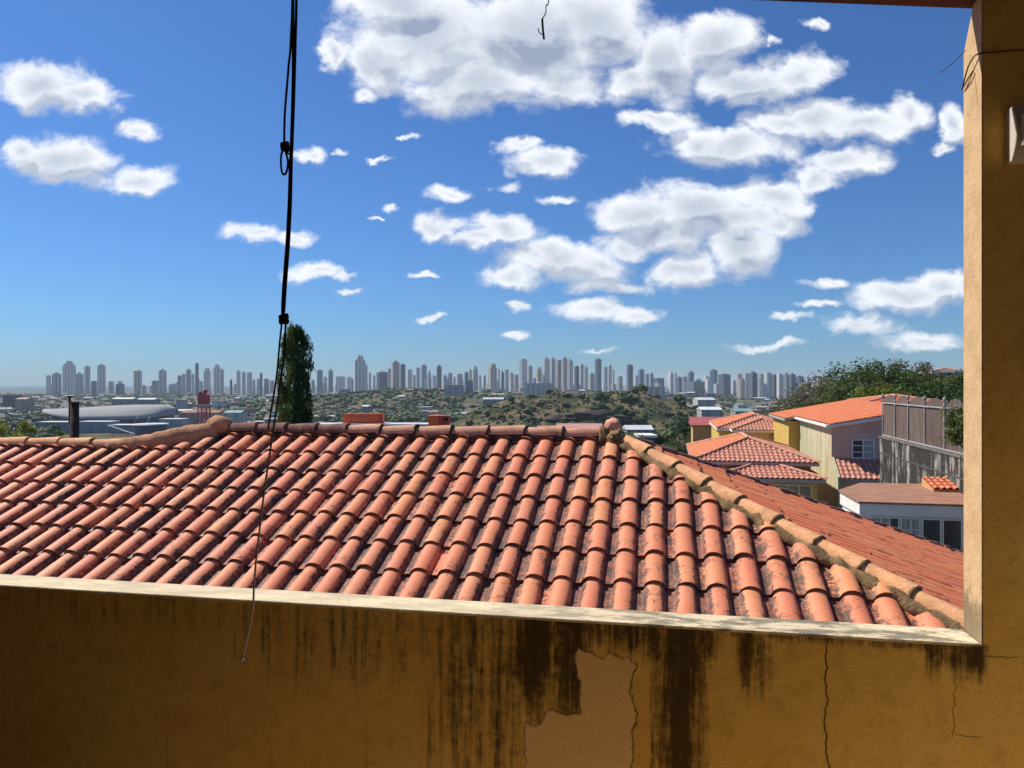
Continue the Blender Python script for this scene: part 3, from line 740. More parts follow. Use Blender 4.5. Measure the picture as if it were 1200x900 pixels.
# metal roofed shed behind B
hr, pr = house('red_roof_shed', 'low building with dull red sheet roof left of the yellow house', 812, 498, 95)
M_redm = plain('red_sheet_metal', (.36, .10, .09), .6, .15, .6, .1)
k = MB(); k.add([(-.3, -.3, 0), (8.3, -.3, 0), (8.3, 3.5, .9), (-.3, 3.5, .9), (8.3, 7.3, 0), (-.3, 7.3, 0), (-.3, -.3, -.12), (8.3, -.3, -.12), (8.3, 7.3, -.12), (-.3, 7.3, -.12)],
    [(0, 1, 2, 3), (3, 2, 4, 5), (0, 6, 7, 1), (1, 7, 8, 4, 2), (4, 8, 9, 5), (5, 9, 6, 0, 3), (9, 8, 7, 6)]); k.build('roof', M_redm, hr)
k = MB(); k.rng(0, 8, 0, 7, ground(pr.x+4, pr.y+3)-pr.z-1, -.122); k.build('wall', M_oran, hr)
# house D: tall, pink front, cream side
hd_, pd_ = house('pink_house', 'tall house with pink front, stained cream side wall and orange tiled roof', 974.5, 497, 42)
sd = math.tan(R(10.6))
g0 = GZ-pd_.z
k = MB(); k.prism([(0, .004, g0), (10, .004, g0), (10, .004, -.02), (5, .004, 5*sd), (0, .004, -.02)], (0, .25, 0)); k.build('front_wall', M_pink, hd_)
k = MB(); k.prism([(0, .256, g0), (10, .256, g0), (10, .256, -.03), (5, .256, 5*sd-.01), (0, .256, -.03)], (0, 10, 0)); k.build('side_wall', M_cream, hd_)
k = MB(); k.rng(-.7, 9, 10.26, 18, g0-1, -.33); k.build('rear_wall', M_yel, hd_)
for (x0, dirx) in ((-.25, 1), (10.25, -1)):
    P_ = Vector((x0, 18.2 if dirx > 0 else -.35, .0)); r_ = Vector((0, -dirx, 0)); u_ = Vector((dirx, 0, 0))
    s_ = tiled_slope(P_, r_, u_, R(10.6), 0, 18.5, 0, 5.3/math.cos(R(10.6)), W=.27, seg=5, seed=51, H=.05); link_slope(s_, 'roof', M_tile_o, hd_)
s_ = tiled_slope(Vector((-1.0, 18.2, -.76*sd-.005)), Vector((0, -1, 0)), X_, R(10.6), 0, 8.1, 0, .76/math.cos(R(10.6)), W=.27, seg=5, seed=53, H=.05); link_slope(s_, 'roof', M_tile_o, hd_)
k = MB(); k.prism([(-1.0, 10.1, -.76*sd-.02), (-.26, 10.1, -.02), (-.26, 10.1, -.17), (-1.0, 10.1, -.76*sd-.17)], (0, 8.1, 0)); k.build('eave', M_fasc, hd_)
k = MB(); k.prism([(-.25, -.34, -.04), (5, -.34, 5.25*sd-.04), (10.25, -.34, -.04), (10.25, -.34, -.22), (5, -.34, 5.25*sd-.26), (-.25, -.34, -.22)], (0, 18.5, 0)); k.build('eave', M_white, hd_)
k = MB(); k.rng(-.36, -.255, -.34, 10.2, -.16, -.03); k.build('gutter', M_white, hd_)
a = lloc(pd_, 999, 537.5, 41.6); b_ = lloc(pd_, 1024.5, 515, 41.6)
window(hd_, a.x, b_.x, a.z, b_.z, 0.004, 2, 3, .06, None, glass=[M_glass, M_curt])
# shed roof across the pink front
zt = lloc(pd_, 1000, 538, 41.8).z
s_ = tiled_slope(Vector((.13, -1.55, zt-.92)), X_, Y_, math.atan(.92/1.55), 0, 6, 0, 1.80, W=.27, EX=.36, seg=6, seed=61); link_slope(s_, 'porch_roof', M_tile_f, hd_)
k = MB(); k.add([(.13, -1.55, zt-.93), (6, -1.55, zt-.93), (6, 0, zt-.01), (.13, 0, zt-.01), (.13, -1.55, zt-1.05), (6, -1.55, zt-1.05), (6, 0, zt-1.05), (.13, 0, zt-1.05)],
    [(0, 1, 2, 3), (0, 4, 5, 1), (1, 5, 6, 2), (4, 0, 3, 7), (7, 6, 5, 4)]); k.build('porch_eave', M_fasc, hd_)
k = MB(); k.rng(.14, 6, -1.35, -.01, g0, zt-1.052); k.build('porch_wall', M_pink, hd_)
k = MB(); k.prism([(0, -1.6, g0), (0, -.002, g0), (0, -.002, zt+.12), (0, -1.6, zt-.83)], (.125, 0, 0)); k.build('side_wall', M_cream, hd_)
# house E: flat brown roof, white walls with glazing
he, pe = house('white_house', 'white single storey house with brown sheet roof and glazed front near the window edge', 1006.5, 588.5, 26)
RP = [(0, 0), (4.6, 0), (4.6, 4.5), (1.06, 4.3), (-.15, 2.4)]
def rz(x, y): return .02+.03*y
m, nt, b = newmat('brown_roof_sheet', .75, .2); co = objco(nt); x_, y_, z_ = sep(nt, co)
rb = (y_*16).m('SINE').step(-1, 1); n1 = noise(nt, scl(nt, co, (.6, 3, 1)), 3, 6, .65)
c = mix(nt, n1.step(.38, .64), (.48, .25, .16), (.32, .16, .105)); c = mix(nt, rb*.45, c, (.12, .06, .045)); nt.links.new(c, b.inputs['Base Color']); bump(nt, b, rb, .6, .03)
k = MB(); v = [(x, y, rz(x, y)) for x, y in RP]+[(x, y, rz(x, y)-.07) for x, y in RP]; n = len(RP)
k.add(v, [tuple(range(n)), tuple(range(2*n-1, n-1, -1))]+[(i, n+i, n+(i+1) % n, (i+1) % n) for i in range(n)]); k.build('roof', m, he)
ins = [(.10, .12), (4.5, .12), (4.5, 4.35), (1.1, 4.15), (-.02, 2.38)]
k = MB(); k.prism([(x, y, -.055) for x, y in ins], (0, 0, GZ-pe.z)); k.build('wall', M_white, he)
ins2 = [(.03, .04), (4.56, .04), (4.56, 4.45), (1.05, 4.25), (-.1, 2.4)]
k = MB(); n = 5; v = [(x, y, rz(x, y)-.072) for x, y in ins2]+[(x, y, -.44) for x, y in ins2]
k.add(v, [(i, n+i, n+(i+1) % n, (i+1) % n) for i in range(n)]+[tuple(range(n)), tuple(range(2*n-1, n-1, -1))]); k.build('fascia', M_white, he)
def ex(px): return lloc(pe, px, 600, 26-(px-1006)/880*26*.2).x
zt2, zb2 = -.50, -2.6
for x0, x1, gl, cc_ in [(1022, 1055, [M_curt, M_curt, M_glass], 3), (1057, 1080, [M_curt, M_curt], 2)]:
    window(he, ex(x0), ex(x1), zb2+.9, zt2, .12, cc_, 3, .035, None, glass=gl)
window(he, ex(1081.5), ex(1105), zb2, zt2, .12, 1, 1, .045, M_glass, name='sliding_door')
window(he, ex(1106), ex(1130), zb2, zt2, .12, 1, 1, .045, M_glass, name='sliding_door')
k = MB(); k.rng(ex(1018), ex(1080), .0, .115, zb2-.1, zb2+.88); k.build('sill_wall', M_white, he)
window(he, .5, 1.1, -1.35, -.6, .03, 1, 2, .05, M_glass, side='left'); window(he, 1.35, 1.95, -1.35, -.6, .03, 1, 2, .05, M_glass, side='left')
s_ = tiled_slope(Vector((3.2, 2.6, .18)), X_, Y_, R(12), 0, 2.6, 0, 1.33, W=.22, EX=.36, seg=5, seed=71); link_slope(s_, 'rear_roof', M_tile_o, he)
k = MB(); k.prism([(3.2, 2.6, .17), (3.2, 3.9, .17+1.3*math.tan(R(12))), (3.2, 3.9, .0), (3.2, 2.6, 0)], (2.6, 0, 0)); k.build('rear_wall', M_oran, he)
# retaining wall with streaks, and the fence on top
m, nt, b = newmat('streaked_concrete', .95, .2); co = objco(nt)
n1 = noise(nt, scl(nt, co, (1, 1, .16)), 1.9, 7, .7); n2 = noise(nt, co, 2.6, 7, .7); n3 = noise(nt, co, 1.0, 4, .6)
c = mix(nt, n2.step(.35, .65), (.40, .38, .32), (.24, .225, .19))
c = mix(nt, (n1*.7+n3*.3).step(.42, .50), c, (.045, .04, .034)); c = mix(nt, n2.step(.58, .66)*.8, c, (.09, .08, .07))
nt.links.new(c, b.inputs['Base Color']); bump(nt, b, n2+n1, .5, .03); M_conc = m
FW = Vector((18.6, 38, 0)); FZ = -2.72
fw = thing('retaining_wall', 'tall concrete retaining wall with black mould streaks under the fence', 'wall', (FW.x, FW.y, GZ), -TH)
k = MB(); k.rng(0, .28, -19, 0, -.5, FZ-GZ); k.build('concrete', M_conc, fw)
k = MB(); k.rng(-.035, .31, -19, .03, FZ-GZ+.001, FZ-GZ+.09); k.build('coping', plain('dark_coping', (.16, .14, .12), .9, .3, 3), fw)
k = MB(); k.rng(-.012, -.001, -19, 0, FZ-GZ-.78, FZ-GZ-.72); k.build('ledge', plain('dark_ledge', (.10, .09, .08), .9, .3, 3), fw)
fe = thing('panel_fence', 'weathered wood panel fence with pale steel frame on the streaked wall', 'fence', (FW.x, FW.y, FZ+.09), -TH)
m, nt, b = newmat('weathered_wood', .9, .2); co = objco(nt)
n1 = noise(nt, scl(nt, co, (1, 1, .1)), 9, 6, .65); n2 = noise(nt, scl(nt, co, (1, 1, .02)), 6, 2, .5)
c = mix(nt, n1.step(.35, .7), (.10, .075, .062), (.21, .165, .14)); c = mix(nt, n2.step(.45, .62)*.5, c, (.23, .11, .075)); nt.links.new(c, b.inputs['Base Color']); M_wood = m
M_steel = plain('pale_steel', (.40, .385, .36), .6, .2, 3, .1)
def tf(px):
    k_ = (px-600)/F; return (k_*38-18.6)/(-.199+k_*.98)
ps = [tf(v) for v in (1031.5, 1045.5, 1060.6, 1080, 1103, 1127)]; ps.append(ps[-1]+2.2)
zr = 1.66
k = MB(); k.rng(.10, .15, -ps[-1], -ps[0], .03, .08); k.build('bottom_rail', M_steel, fe)
k = MB(); k.rng(.10, .15, -ps[-1], -ps[0], zr, zr+.05); k.build('top_rail', M_steel, fe)
for i, p in enumerate(ps):
    k = MB(); k.rng(.095, .15, -p-.026, -p+.026, 0, zr+.28); po = k.build('post', M_steel, fe)
    k = MB(); k.blob((.125, -p, zr+.36), (.075, .075, .10), 2, .1); k.tube([(.125, -p, zr+.42), (.125, -p, zr+.52)], [.04, .005], 6); k.build('finial', plain('finial_stone', (.30, .29, .27), .8) if i == 0 else bpy.data.materials['finial_stone'], po)
for i in range(len(ps)-1):
    k = MB(); L = ps[i+1]-ps[i]-.09; ns = max(6, int(L/.13)); rr = random.Random(i+5)
    for j in range(ns):
        q = ps[i]+.045+L*(j+.5)/ns; wd = L/ns*(.97 if i < 3 else .84)
        hh_ = zr+.05+.36*math.sin(math.pi*(j+.5)/ns)**.6+rr.uniform(-.02, .02)
        k.rng(.165, .185+rr.uniform(0, .01), -q-wd/2, -q+wd/2, .02, hh_)
    k.build('slat_panel', M_wood, fe)
# house G behind the fence, house on the hill top
hg, pg = house('orange_house', 'small orange house with tiled roof showing above the fence', 1017, 471.5, 62)
hip_roof(hg, 0, 0, 6.0, 7, 0, .50, M_tile_o, seed=81, W=.27)
k = MB(); k.rng(.2, 5.7, .25, 6.7, GZ-pg.z, -.172); k.build('wall', M_oran, hg)
window(hg, 4.9, 6.0, -1.5, -.25, .25, 2, 2, .06, M_curt)
M_dusk = plain('dusky_roof', (.27, .17, .17), .9, .2, .5)
hh, ph = house('hilltop_house', 'pinkish hilltop house half hidden by trees at the far right', 1092, 436, 118)
hip_roof(hh, 0, 0, 6.0, 6, 0, .6, M_dusk, seed=85, W=.5, EX=.6, seg=4)
k = MB(); k.rng(.3, 5.7, .3, 5.7, -4.5, -.172); k.build('wall', plain('dusky_pink', (.38, .26, .26), .9), hh)
k = MB(); k.rng(-2.2, .28, 1, 5, -4.5, -.2); k.build('wall', M_cream, hh)
window(hh, 1.0, 2.0, -1.4, -.5, .3, 2, 1, .08); window(hh, 3.4, 4.6, -1.4, -.5, .3, 2, 1, .08)
# ------------------------------------------------------------------ foliage
def leafmat(name, a, bcol, tr=.25):
    m, nt, b = newmat(name, .6, .25)
    at_ = nt.nodes.new('ShaderNodeAttribute'); at_.attribute_name = 'tint'; r, g, bl = sep(nt, at_.outputs['Vector'])
    nt.links.new(mix(nt, r, a, bcol), b.inputs['Base Color'])
    tn = nt.nodes.new('ShaderNodeBsdfTranslucent'); nt.links.new(mix(nt, r, tuple(x*1.1 for x in a), tuple(x*1.2 for x in bcol)), tn.inputs[0])
    ms = nt.nodes.new('ShaderNodeMixShader'); ms.inputs[0].default_value = tr
    nt.links.new(b.outputs[0], ms.inputs[1]); nt.links.new(tn.outputs[0], ms.inputs[2]); nt.links.new(ms.outputs[0], nt.nodes['Material Output'].inputs[0]); return m
L_dark = leafmat('dark_leaves', (.022, .045, .012), (.055, .095, .022))
L_mid = leafmat('green_leaves', (.065, .10, .024), (.14, .175, .045))
L_bri = leafmat('bright_leaves', (.10, .15, .02), (.20, .26, .03))
L_oliv = leafmat('olive_leaves', (.10, .105, .05), (.22, .20, .11))
L_dry = leafmat('dry_twigs', (.13, .10, .065), (.23, .19, .13), .1)
L_yel = leafmat('yellow_green_leaves', (.13, .16, .015), (.30, .30, .035))
M_bark = plain('bark', (.14, .10, .07), .9, .3, 4, .5)
def leaves(k, c, r, n, size, rr, droop=0, shell=.55):
    for _ in range(n):
        d = Vector((rr.gauss(0, 1), rr.gauss(0, 1), rr.gauss(0, 1))).normalized(); q = shell+(1-shell)*rr.random()
        if rr.random() < .3: q *= rr.random()
        p = Vector((c[0]+d.x*r[0]*q, c[1]+d.y*r[1]*q, c[2]+d.z*r[2]*q))
        if droop: a = Vector((rr.gauss(0, .35), rr.gauss(0, .35), -1)).normalized()
        else: a = Vector((rr.gauss(0, 1), rr.gauss(0, 1), rr.gauss(0, .6)-.25)).normalized()
        b_ = a.cross(Vector((rr.gauss(0, 1), rr.gauss(0, 1), rr.gauss(0, 1)))).normalized()
        s_ = size*(.6+.8*rr.random()); wl = .42 if not droop else .26
        k.add([p, p+a*s_*.5+b_*s_*wl*.5, p+a*s_, p+a*s_*.5-b_*s_*wl*.5], [(0, 1, 2, 3)], False, (rr.random(), 0, 0, 1))
def tree(name, label, px, ytop, Y, rx, mat, seed, ry=None, hfrac=.7, clumps=26, dens=150, leaf=.22, group=None, gz=None, cat='tree', flat=1.0, base=None, mat2=None):
    rr = random.Random(seed); top = at(px, ytop, Y); g_ = ground(top.x, top.y)-.1 if gz is None else gz
    H = top.z-g_; t = thing(name, label, cat, (top.x, top.y, g_), 0, group); ry = ry or rx
    zc = H-H*hfrac/2; rz_ = H*hfrac/2; k = MB(); k2 = MB(); cl = []
    for i in range(clumps):
        d = Vector((rr.gauss(0, 1), rr.gauss(0, 1), rr.gauss(0, 1))).normalized(); q = rr.random()**.45
        cx = Vector((d.x*rx*q*.80, d.y*ry*q*.80, zc+d.z*rz_*q*.80)); cr = rx*(.22+.16*rr.random()); cl.append(cx)
        (leaves)(k2 if (mat2 and rr.random() < .4) else k, cx, (cr, cr, cr*.62*flat), dens, leaf, rr)
    k.build('crown', mat, t)
    if mat2 and k2.v: k2.build('crown', mat2, t)
    k = MB(); tr = max(.10, H*.022); lean = Vector((rr.uniform(-.3, .3), rr.uniform(-.3, .3), 0))
    mid = Vector((0, 0, H*(1-hfrac)*.9))+lean*.5
    k.tube([(0, 0, -.3), mid*.5, mid, Vector((0, 0, zc))+lean], [tr*1.25, tr, tr*.85, tr*.5], 7)
    for cx in cl[:9]: k.tube([mid+Vector((0, 0, rr.random()*H*.15)), mid.lerp(cx, .5)+Vector((0, 0, .15)), cx], [tr*.5, tr*.3, tr*.1], 5)
    k.build('trunk', M_bark, t); return t
TR = [
 ('olive_tree', 'sparse olive grey tree beyond the pink house, leftmost on the slope', 942, 440, 96, 4.6, L_oliv, 1, L_dry),
 ('spreading_tree', 'tree with feathery arching branches left of the highest tree', 962, 432, 86, 5.2, L_oliv, 2, L_dry),
 ('leafy_tree', 'tall dark leafy tree above the orange roof of the pink house', 1012, 415, 80, 5.0, L_mid, 4, L_dark),
 ('leafy_tree', 'dark green tree crown between the tall leafy tree and the bare one', 1034, 422, 82, 4.8, L_mid, 5, L_mid),
 ('leafy_tree', 'dry twiggy tree reaching above the dark crowns near the hilltop house', 1068, 417, 84, 3.8, L_oliv, 6, L_dry),
 ('leafy_tree', 'broad dark tree in front of the pinkish hilltop house', 1092, 432, 80, 5.0, L_mid, 7, L_mid),
 ('leafy_tree', 'dark tree at the right edge below the hilltop house', 1120, 430, 78, 5.0, L_dark, 8, L_mid),
 ('leafy_tree', 'shaded green tree between the pink house and the bright bush', 1000, 447, 74, 3.6, L_oliv, 9, L_mid),
 ('bright_tree', 'bright yellow green bushy tree just above the fence', 1033, 444, 70, 3.2, L_bri, 10, L_mid),
 ('leafy_tree', 'dark tree behind the small orange house', 1072, 442, 76, 4.6, L_dark, 11, L_mid),
 ('leafy_tree', 'rounded dark green tree right of the small orange house', 1106, 446, 72, 4.2, L_dark, 12, L_mid),
 ('leafy_tree', 'low grey green tree behind the orange roof, right of the olive tree', 972, 452, 82, 4.0, L_mid, 13, L_oliv),
 ('olive_tree', 'low brownish scrub tree at the foot of the slope', 915, 462, 105, 4.0, L_oliv, 14, L_dry),
 ('leafy_tree', 'dark green tree behind the left end of the orange roof', 948, 462, 84, 3.4, L_mid, 15, L_oliv),
 ('leafy_tree', 'mid green tree between the feathery tree and tall leafy tree', 992, 432, 90, 4.4, L_mid, 16, L_oliv),
 ('leafy_tree', 'broad green tree right under the dry twiggy crown', 1052, 430, 78, 4.6, L_mid, 17, L_dark),
 ('olive_tree', 'low dry scrub tree above the red hipped roofs', 897, 474, 120, 4.6, L_oliv, 18, L_dry),
 ('olive_tree', 'grey olive tree where the slope meets the far towers', 926, 456, 112, 4.6, L_oliv, 19, L_mid),
 ('leafy_tree', 'dark tree low behind the yellow rear block', 925, 472, 80, 3.2, L_mid, 20, L_oliv),
]
for (nm, lb, px, yt, Y, r_, mt, sd_, m2) in TR:
    tree(nm, lb, px, yt, Y, r_, mt, sd_, hfrac=.88, clumps=46, dens=120, leaf=.34, group='trees on the slope behind the houses', mat2=m2)
tree('overhanging_tree', 'dark leafy branch hanging over the right end of the fence', 1152, 424, 27, 1.65, L_dark, 31, hfrac=.52, clumps=30, dens=210, leaf=.15, gz=-6.6, mat2=L_mid)
tree('shade_tree', 'green tree beside the parked cars below the hill', 818, 500, 190, 3.4, L_mid, 33, hfrac=.85, clumps=26, dens=80, leaf=.6, mat2=L_oliv)
tree('shade_tree', 'dark bushy tree left of the red sheet roof', 806, 492, 230, 3.6, L_dark, 34, hfrac=.85, clumps=26, dens=80, leaf=.6, mat2=L_mid)
tree('shade_tree', 'small green tree at the corner of the ochre house', 797, 512, 120, 4, L_mid, 35, hfrac=.85, clumps=22, dens=80, leaf=.4, mat2=L_oliv)
tree('shade_tree', 'grey green tree directly behind the apex of the big roof', 742, 508, 150, 4, L_oliv, 36, hfrac=.8, clumps=22, dens=80, leaf=.45, mat2=L_mid)
tree('garden_bush', 'yellow green tree top over the ridge in the left corner', 4, 478, 24, 1.05, L_yel, 41, hfrac=.5, clumps=20, dens=120, leaf=.11, mat2=L_bri, cat='bush')
tree('garden_bush', 'small yellow green bush top between the corner tree and wooden pole', 64, 493, 22, .5, L_yel, 42, hfrac=.35, clumps=12, dens=60, leaf=.10, mat2=L_bri, cat='bush')
tree('garden_bush', 'yellow green tree top just left of the small bush', 27, 482, 25, .6, L_yel, 43, hfrac=.5, clumps=14, dens=100, leaf=.11, mat2=L_bri, cat='bush')
# columnar mast tree
rr = random.Random(77); mt_top = at(346, 383, 40); mg = ground(mt_top.x, mt_top.y)-.1; MH = mt_top.z-mg
mt = thing('mast_tree', 'tall narrow mast tree with drooping dark leaves behind the ridge', 'tree', (mt_top.x, mt_top.y, mg))
k = MB(); k2 = MB()
for i in range(380):
    h = rr.random(); zz = MH*(.10+.90*h); rad = .88*min(1, (1.015-h)*6)**.6*(1+.10*math.sin(h*23))
    an = rr.random()*2*math.pi; q = rr.random()**.4
    c_ = (math.cos(an)*rad*q, math.sin(an)*rad*q, zz); cr = .13+.08*rr.random()
    leaves(k2 if (math.cos(an) < .1 and rr.random() < .65) else k, c_, (cr, cr, cr*2.6), 62, .20, rr, droop=1)  # leaves on the left take a paler green, sunlight painted into their colour
k.build('crown', L_dark, mt); k2.build('crown', leafmat('sunlit_tint_leaves', (.08, .12, .02), (.17, .20, .04)), mt)
k = MB(); k.tube([(0, 0, -.3), (0.02, 0, MH*.5), (0, .02, MH*.95)], [.14, .10, .03], 8); k.build('trunk', M_bark, mt)
# wooden utility pole
pp = at(87, 470, 20); pg_ = ground(pp.x, pp.y)
po = thing('utility_pole', 'dark weathered wooden pole standing behind the left ridge', 'pole', (pp.x, pp.y, pg_))
m = plain('creosoted_wood', (.06, .035, .028), .9, .4, 6, .6); hp_ = pp.z-pg_
k = MB(); k.tube([(0, 0, -.3), (0, 0, hp_*.5), (.01, 0, hp_-.02)], [.14, .125, .11], 12); k.build('shaft', m, po)
k = MB(); k.tube([(-.11, -.02, hp_-.6), (-.11, -.02, hp_+.13)], .028, 8); k.rng(-.16, -.05, -.06, .02, hp_+.11, hp_+.145); k.build('bracket', m, po)
# ------------------------------------------------------------------ middle distance
def facade(name, wallc, glassc, px_w, px_h, duty=.5, hd=.5, rough=.6, spec=.4, bay=.35):
    m, nt, b = newmat(name, rough, spec); co = objco(nt); x_, y_, z_ = sep(nt, co)
    ge = nt.nodes.new('ShaderNodeTexCoord'); nx, ny, nz_ = sep(nt, ge.outputs['Normal'])
    h = x_*ny.abs().gt(.5)+y_*nx.abs().gt(.5)
    oi = nt.nodes.new('ShaderNodeObjectInfo'); rn = E_(nt, oi.outputs['Random'])
    v1 = (h/px_w+rn*7).fract().lt(duty); v2 = (z_/px_h).fract().lt(hd); wv_ = v1*v2*nz_.abs().lt(.5)
    bays = (h/(px_w*4.3)+rn*3).fract().lt(.42)
    wc = mix(nt, rn, wallc, tuple(x*.72 for x in wallc)); wc = mix(nt, bays*bay, wc, glassc)
    n = noise(nt, co, .06, 3, .6)
    c = mix(nt, wv_*(n.step(.2, .8)*.5+.5), wc, glassc)
    nt.links.new(c, b.inputs['Base Color']); return m
FM = {'p': facade('pale_tower', (.88, .86, .82), (.16, .18, .21), 4.4, 3.2, .45, .55, bay=.6),
      'w': facade('white_tower', (.95, .94, .91), (.25, .27, .30), 5, 3.2, .35, .5, bay=.55),
      'g': facade('grey_tower', (.66, .65, .64), (.09, .11, .15), 4, 3.2, .5, .55, bay=.6),
      'd': facade('dark_tower', (.16, .17, .21), (.05, .07, .11), 5, 3.4, .6, .6),
      'b': facade('blue_glass_tower', (.20, .25, .33), (.06, .11, .18), 4, 3.6, .8, .75, .3),
      't': facade('tan_tower', (.76, .66, .54), (.16, .14, .14), 4.4, 3.2, .42, .5, bay=.6),
      'r': facade('rosy_tower', (.62, .45, .40), (.16, .12, .13), 4.4, 3.2, .42, .5, bay=.6)}
NAMES = {'p': 'pale grey', 'w': 'bright white', 'g': 'mid grey', 'd': 'dark grey', 'b': 'bluish glass', 't': 'tan', 'r': 'rosy brown'}
# x0, x1, top, kind, roof: f flat, s stepped, p pointed, c crown box, n needle, l slanted
TW = [(53,59,440,'p','f'),(59,70,437,'g','c'),(70,87,423,'p','s'),(87,96,437,'g','c'),(97.5,105,428,'g','p'),(112.5,121.5,427,'g','c'),(106,112,449,'p','f'),(126,132,447,'t','f'),(134,144,450,'d','f'),
(155,165,433,'g','p'),(165,171,452,'g','f'),(172,184,452,'p','f'),(184,194,433,'p','c'),(196,206,450,'g','c'),(207,212.5,440,'b','f'),(212.5,217,438,'g','f'),(217,223,432.5,'b','c'),(223.5,227.5,438,'p','p'),(228,232.5,425,'b','p'),(232.5,237,447,'w','f'),(237,246,431,'p','s'),(248,258,427,'p','s'),(258,262,433,'g','f'),
(269,272,445,'d','f'),(276,281.5,434,'p','c'),(282,287.5,436,'w','f'),(288,295,435.5,'p','p'),(295,299,445,'p','f'),(300,304,444,'p','f'),(304.2,307.3,437,'d','f'),(308,315,444,'b','f'),(315,321,446,'r','f'),(322,330,447,'p','f'),
(370,378,433,'b','p'),(378,383,442,'p','f'),(384,390,433,'b','n'),(390.5,404,441,'p','f'),(405,412,442,'p','f'),(412.5,428,416.5,'p','s'),(428,430.5,428,'g','f'),(431,435,437,'p','f'),(436,440,440,'w','f'),(440.5,454,435,'d','p'),(454,458,432,'g','f'),(458,468,423,'t','c'),(468.5,475,427,'d','f'),(476,483,433,'p','f'),(483,487,440,'w','f'),
(487,492,431,'g','f'),(493,500,427,'b','p'),(500.5,505,434,'p','s'),(505.5,511,440,'w','f'),(511,517.5,428,'d','c'),(518,524,440,'w','f'),(524.5,530,437,'g','f'),(530.5,534,442,'p','f'),(534.5,542,438,'g','f'),(543,548,446,'p','f'),(544,549,436,'b','f'),(549.2,553,433,'g','f'),(553,560,429,'p','s'),(560.5,564,440,'p','f'),(566.5,569.5,440,'b','f'),(572,582.5,426,'t','s'),(583,586,433,'p','f'),(587,591,435,'b','n'),(591.5,596,433,'g','f'),
(596.5,602,437,'p','f'),(602.5,607.5,439,'r','f'),(608,618,420.5,'p','c'),(618.5,624,428,'g','c'),(625,630,443,'b','f'),(628,635,430,'t','s'),(635.5,644.5,419,'p','n'),(645,651,419,'g','c'),(652,658,422,'r','f'),(658.5,665,418.5,'r','c'),(665.5,671.5,421,'t','c'),(673,678.8,429,'d','f'),(679.2,684,426,'g','p'),(684.5,689,429,'g','n'),(690,697,437,'t','c'),(697.5,705,421,'d','l'),(707,712,430,'g','f'),(712.5,717,427,'g','p'),(717.5,720,433,'p','f'),
(723,730,441,'t','f'),(735,742,428,'d','l'),(743,748,440,'w','f'),(748.5,755,432,'b','p'),(755.5,761,438,'g','f'),(762,766,437,'b','n'),(766.5,779,443,'d','f'),(784,789.5,435,'w','s'),(790,793.5,437,'p','f'),(794,799.5,442,'b','f'),(800,805.5,441,'g','f'),(807,813.5,435,'b','n'),(807,832,447,'d','f'),(816,822,444,'b','p'),(826,831.5,441,'p','f'),(832.5,841.5,433,'b','c'),(843,857,438.5,'d','f'),(857.5,863,446,'p','f'),
(864,870,438,'t','f'),(870.5,879,437.5,'w','f'),(879.5,888,436,'d','c'),(888.5,896,438,'p','f'),(897,905,437,'w','f'),(905.5,911,439,'d','c'),(911.5,918,438,'p','c'),(918.5,925,437,'g','c'),(925.5,933,438.5,'d','f'),(933.5,943,441,'b','f'),(944,950,442,'p','f'),(951,958,441,'p','f'),(958.5,966,442,'t','f')]
ZONES = [(0, 150, 'near the pole'), (150, 265, 'behind the red tower'), (265, 335, 'left of the mast tree'), (335, 432, 'right of the mast tree'), (432, 502, 'above the orange container'),
         (502, 600, 'above the orange kiosk'), (600, 672, 'above the white villa'), (672, 722, 'right of the centre cluster'), (722, 782, 'above the roof apex'), (782, 860, 'above the yellow house'), (860, 990, 'beside the right hand trees')]
rr = random.Random(8); fx = 55
while fx < 955:
    fw_ = rr.uniform(4.5, 9); TW.append((fx, fx+fw_, rr.uniform(443, 451), rr.choice('pptwgprb'), rr.choice('ffcs'))); fx += fw_+(rr.uniform(2, 14) if fx > 350 else rr.uniform(8, 26))
rr = random.Random(5); ROOFN = {'f': 'flat topped', 's': 'stepped', 'p': 'pointed', 'c': 'box crowned', 'n': 'needle topped', 'l': 'slanting topped'}
TW.sort(key=lambda t: t[0]); cnt = {}
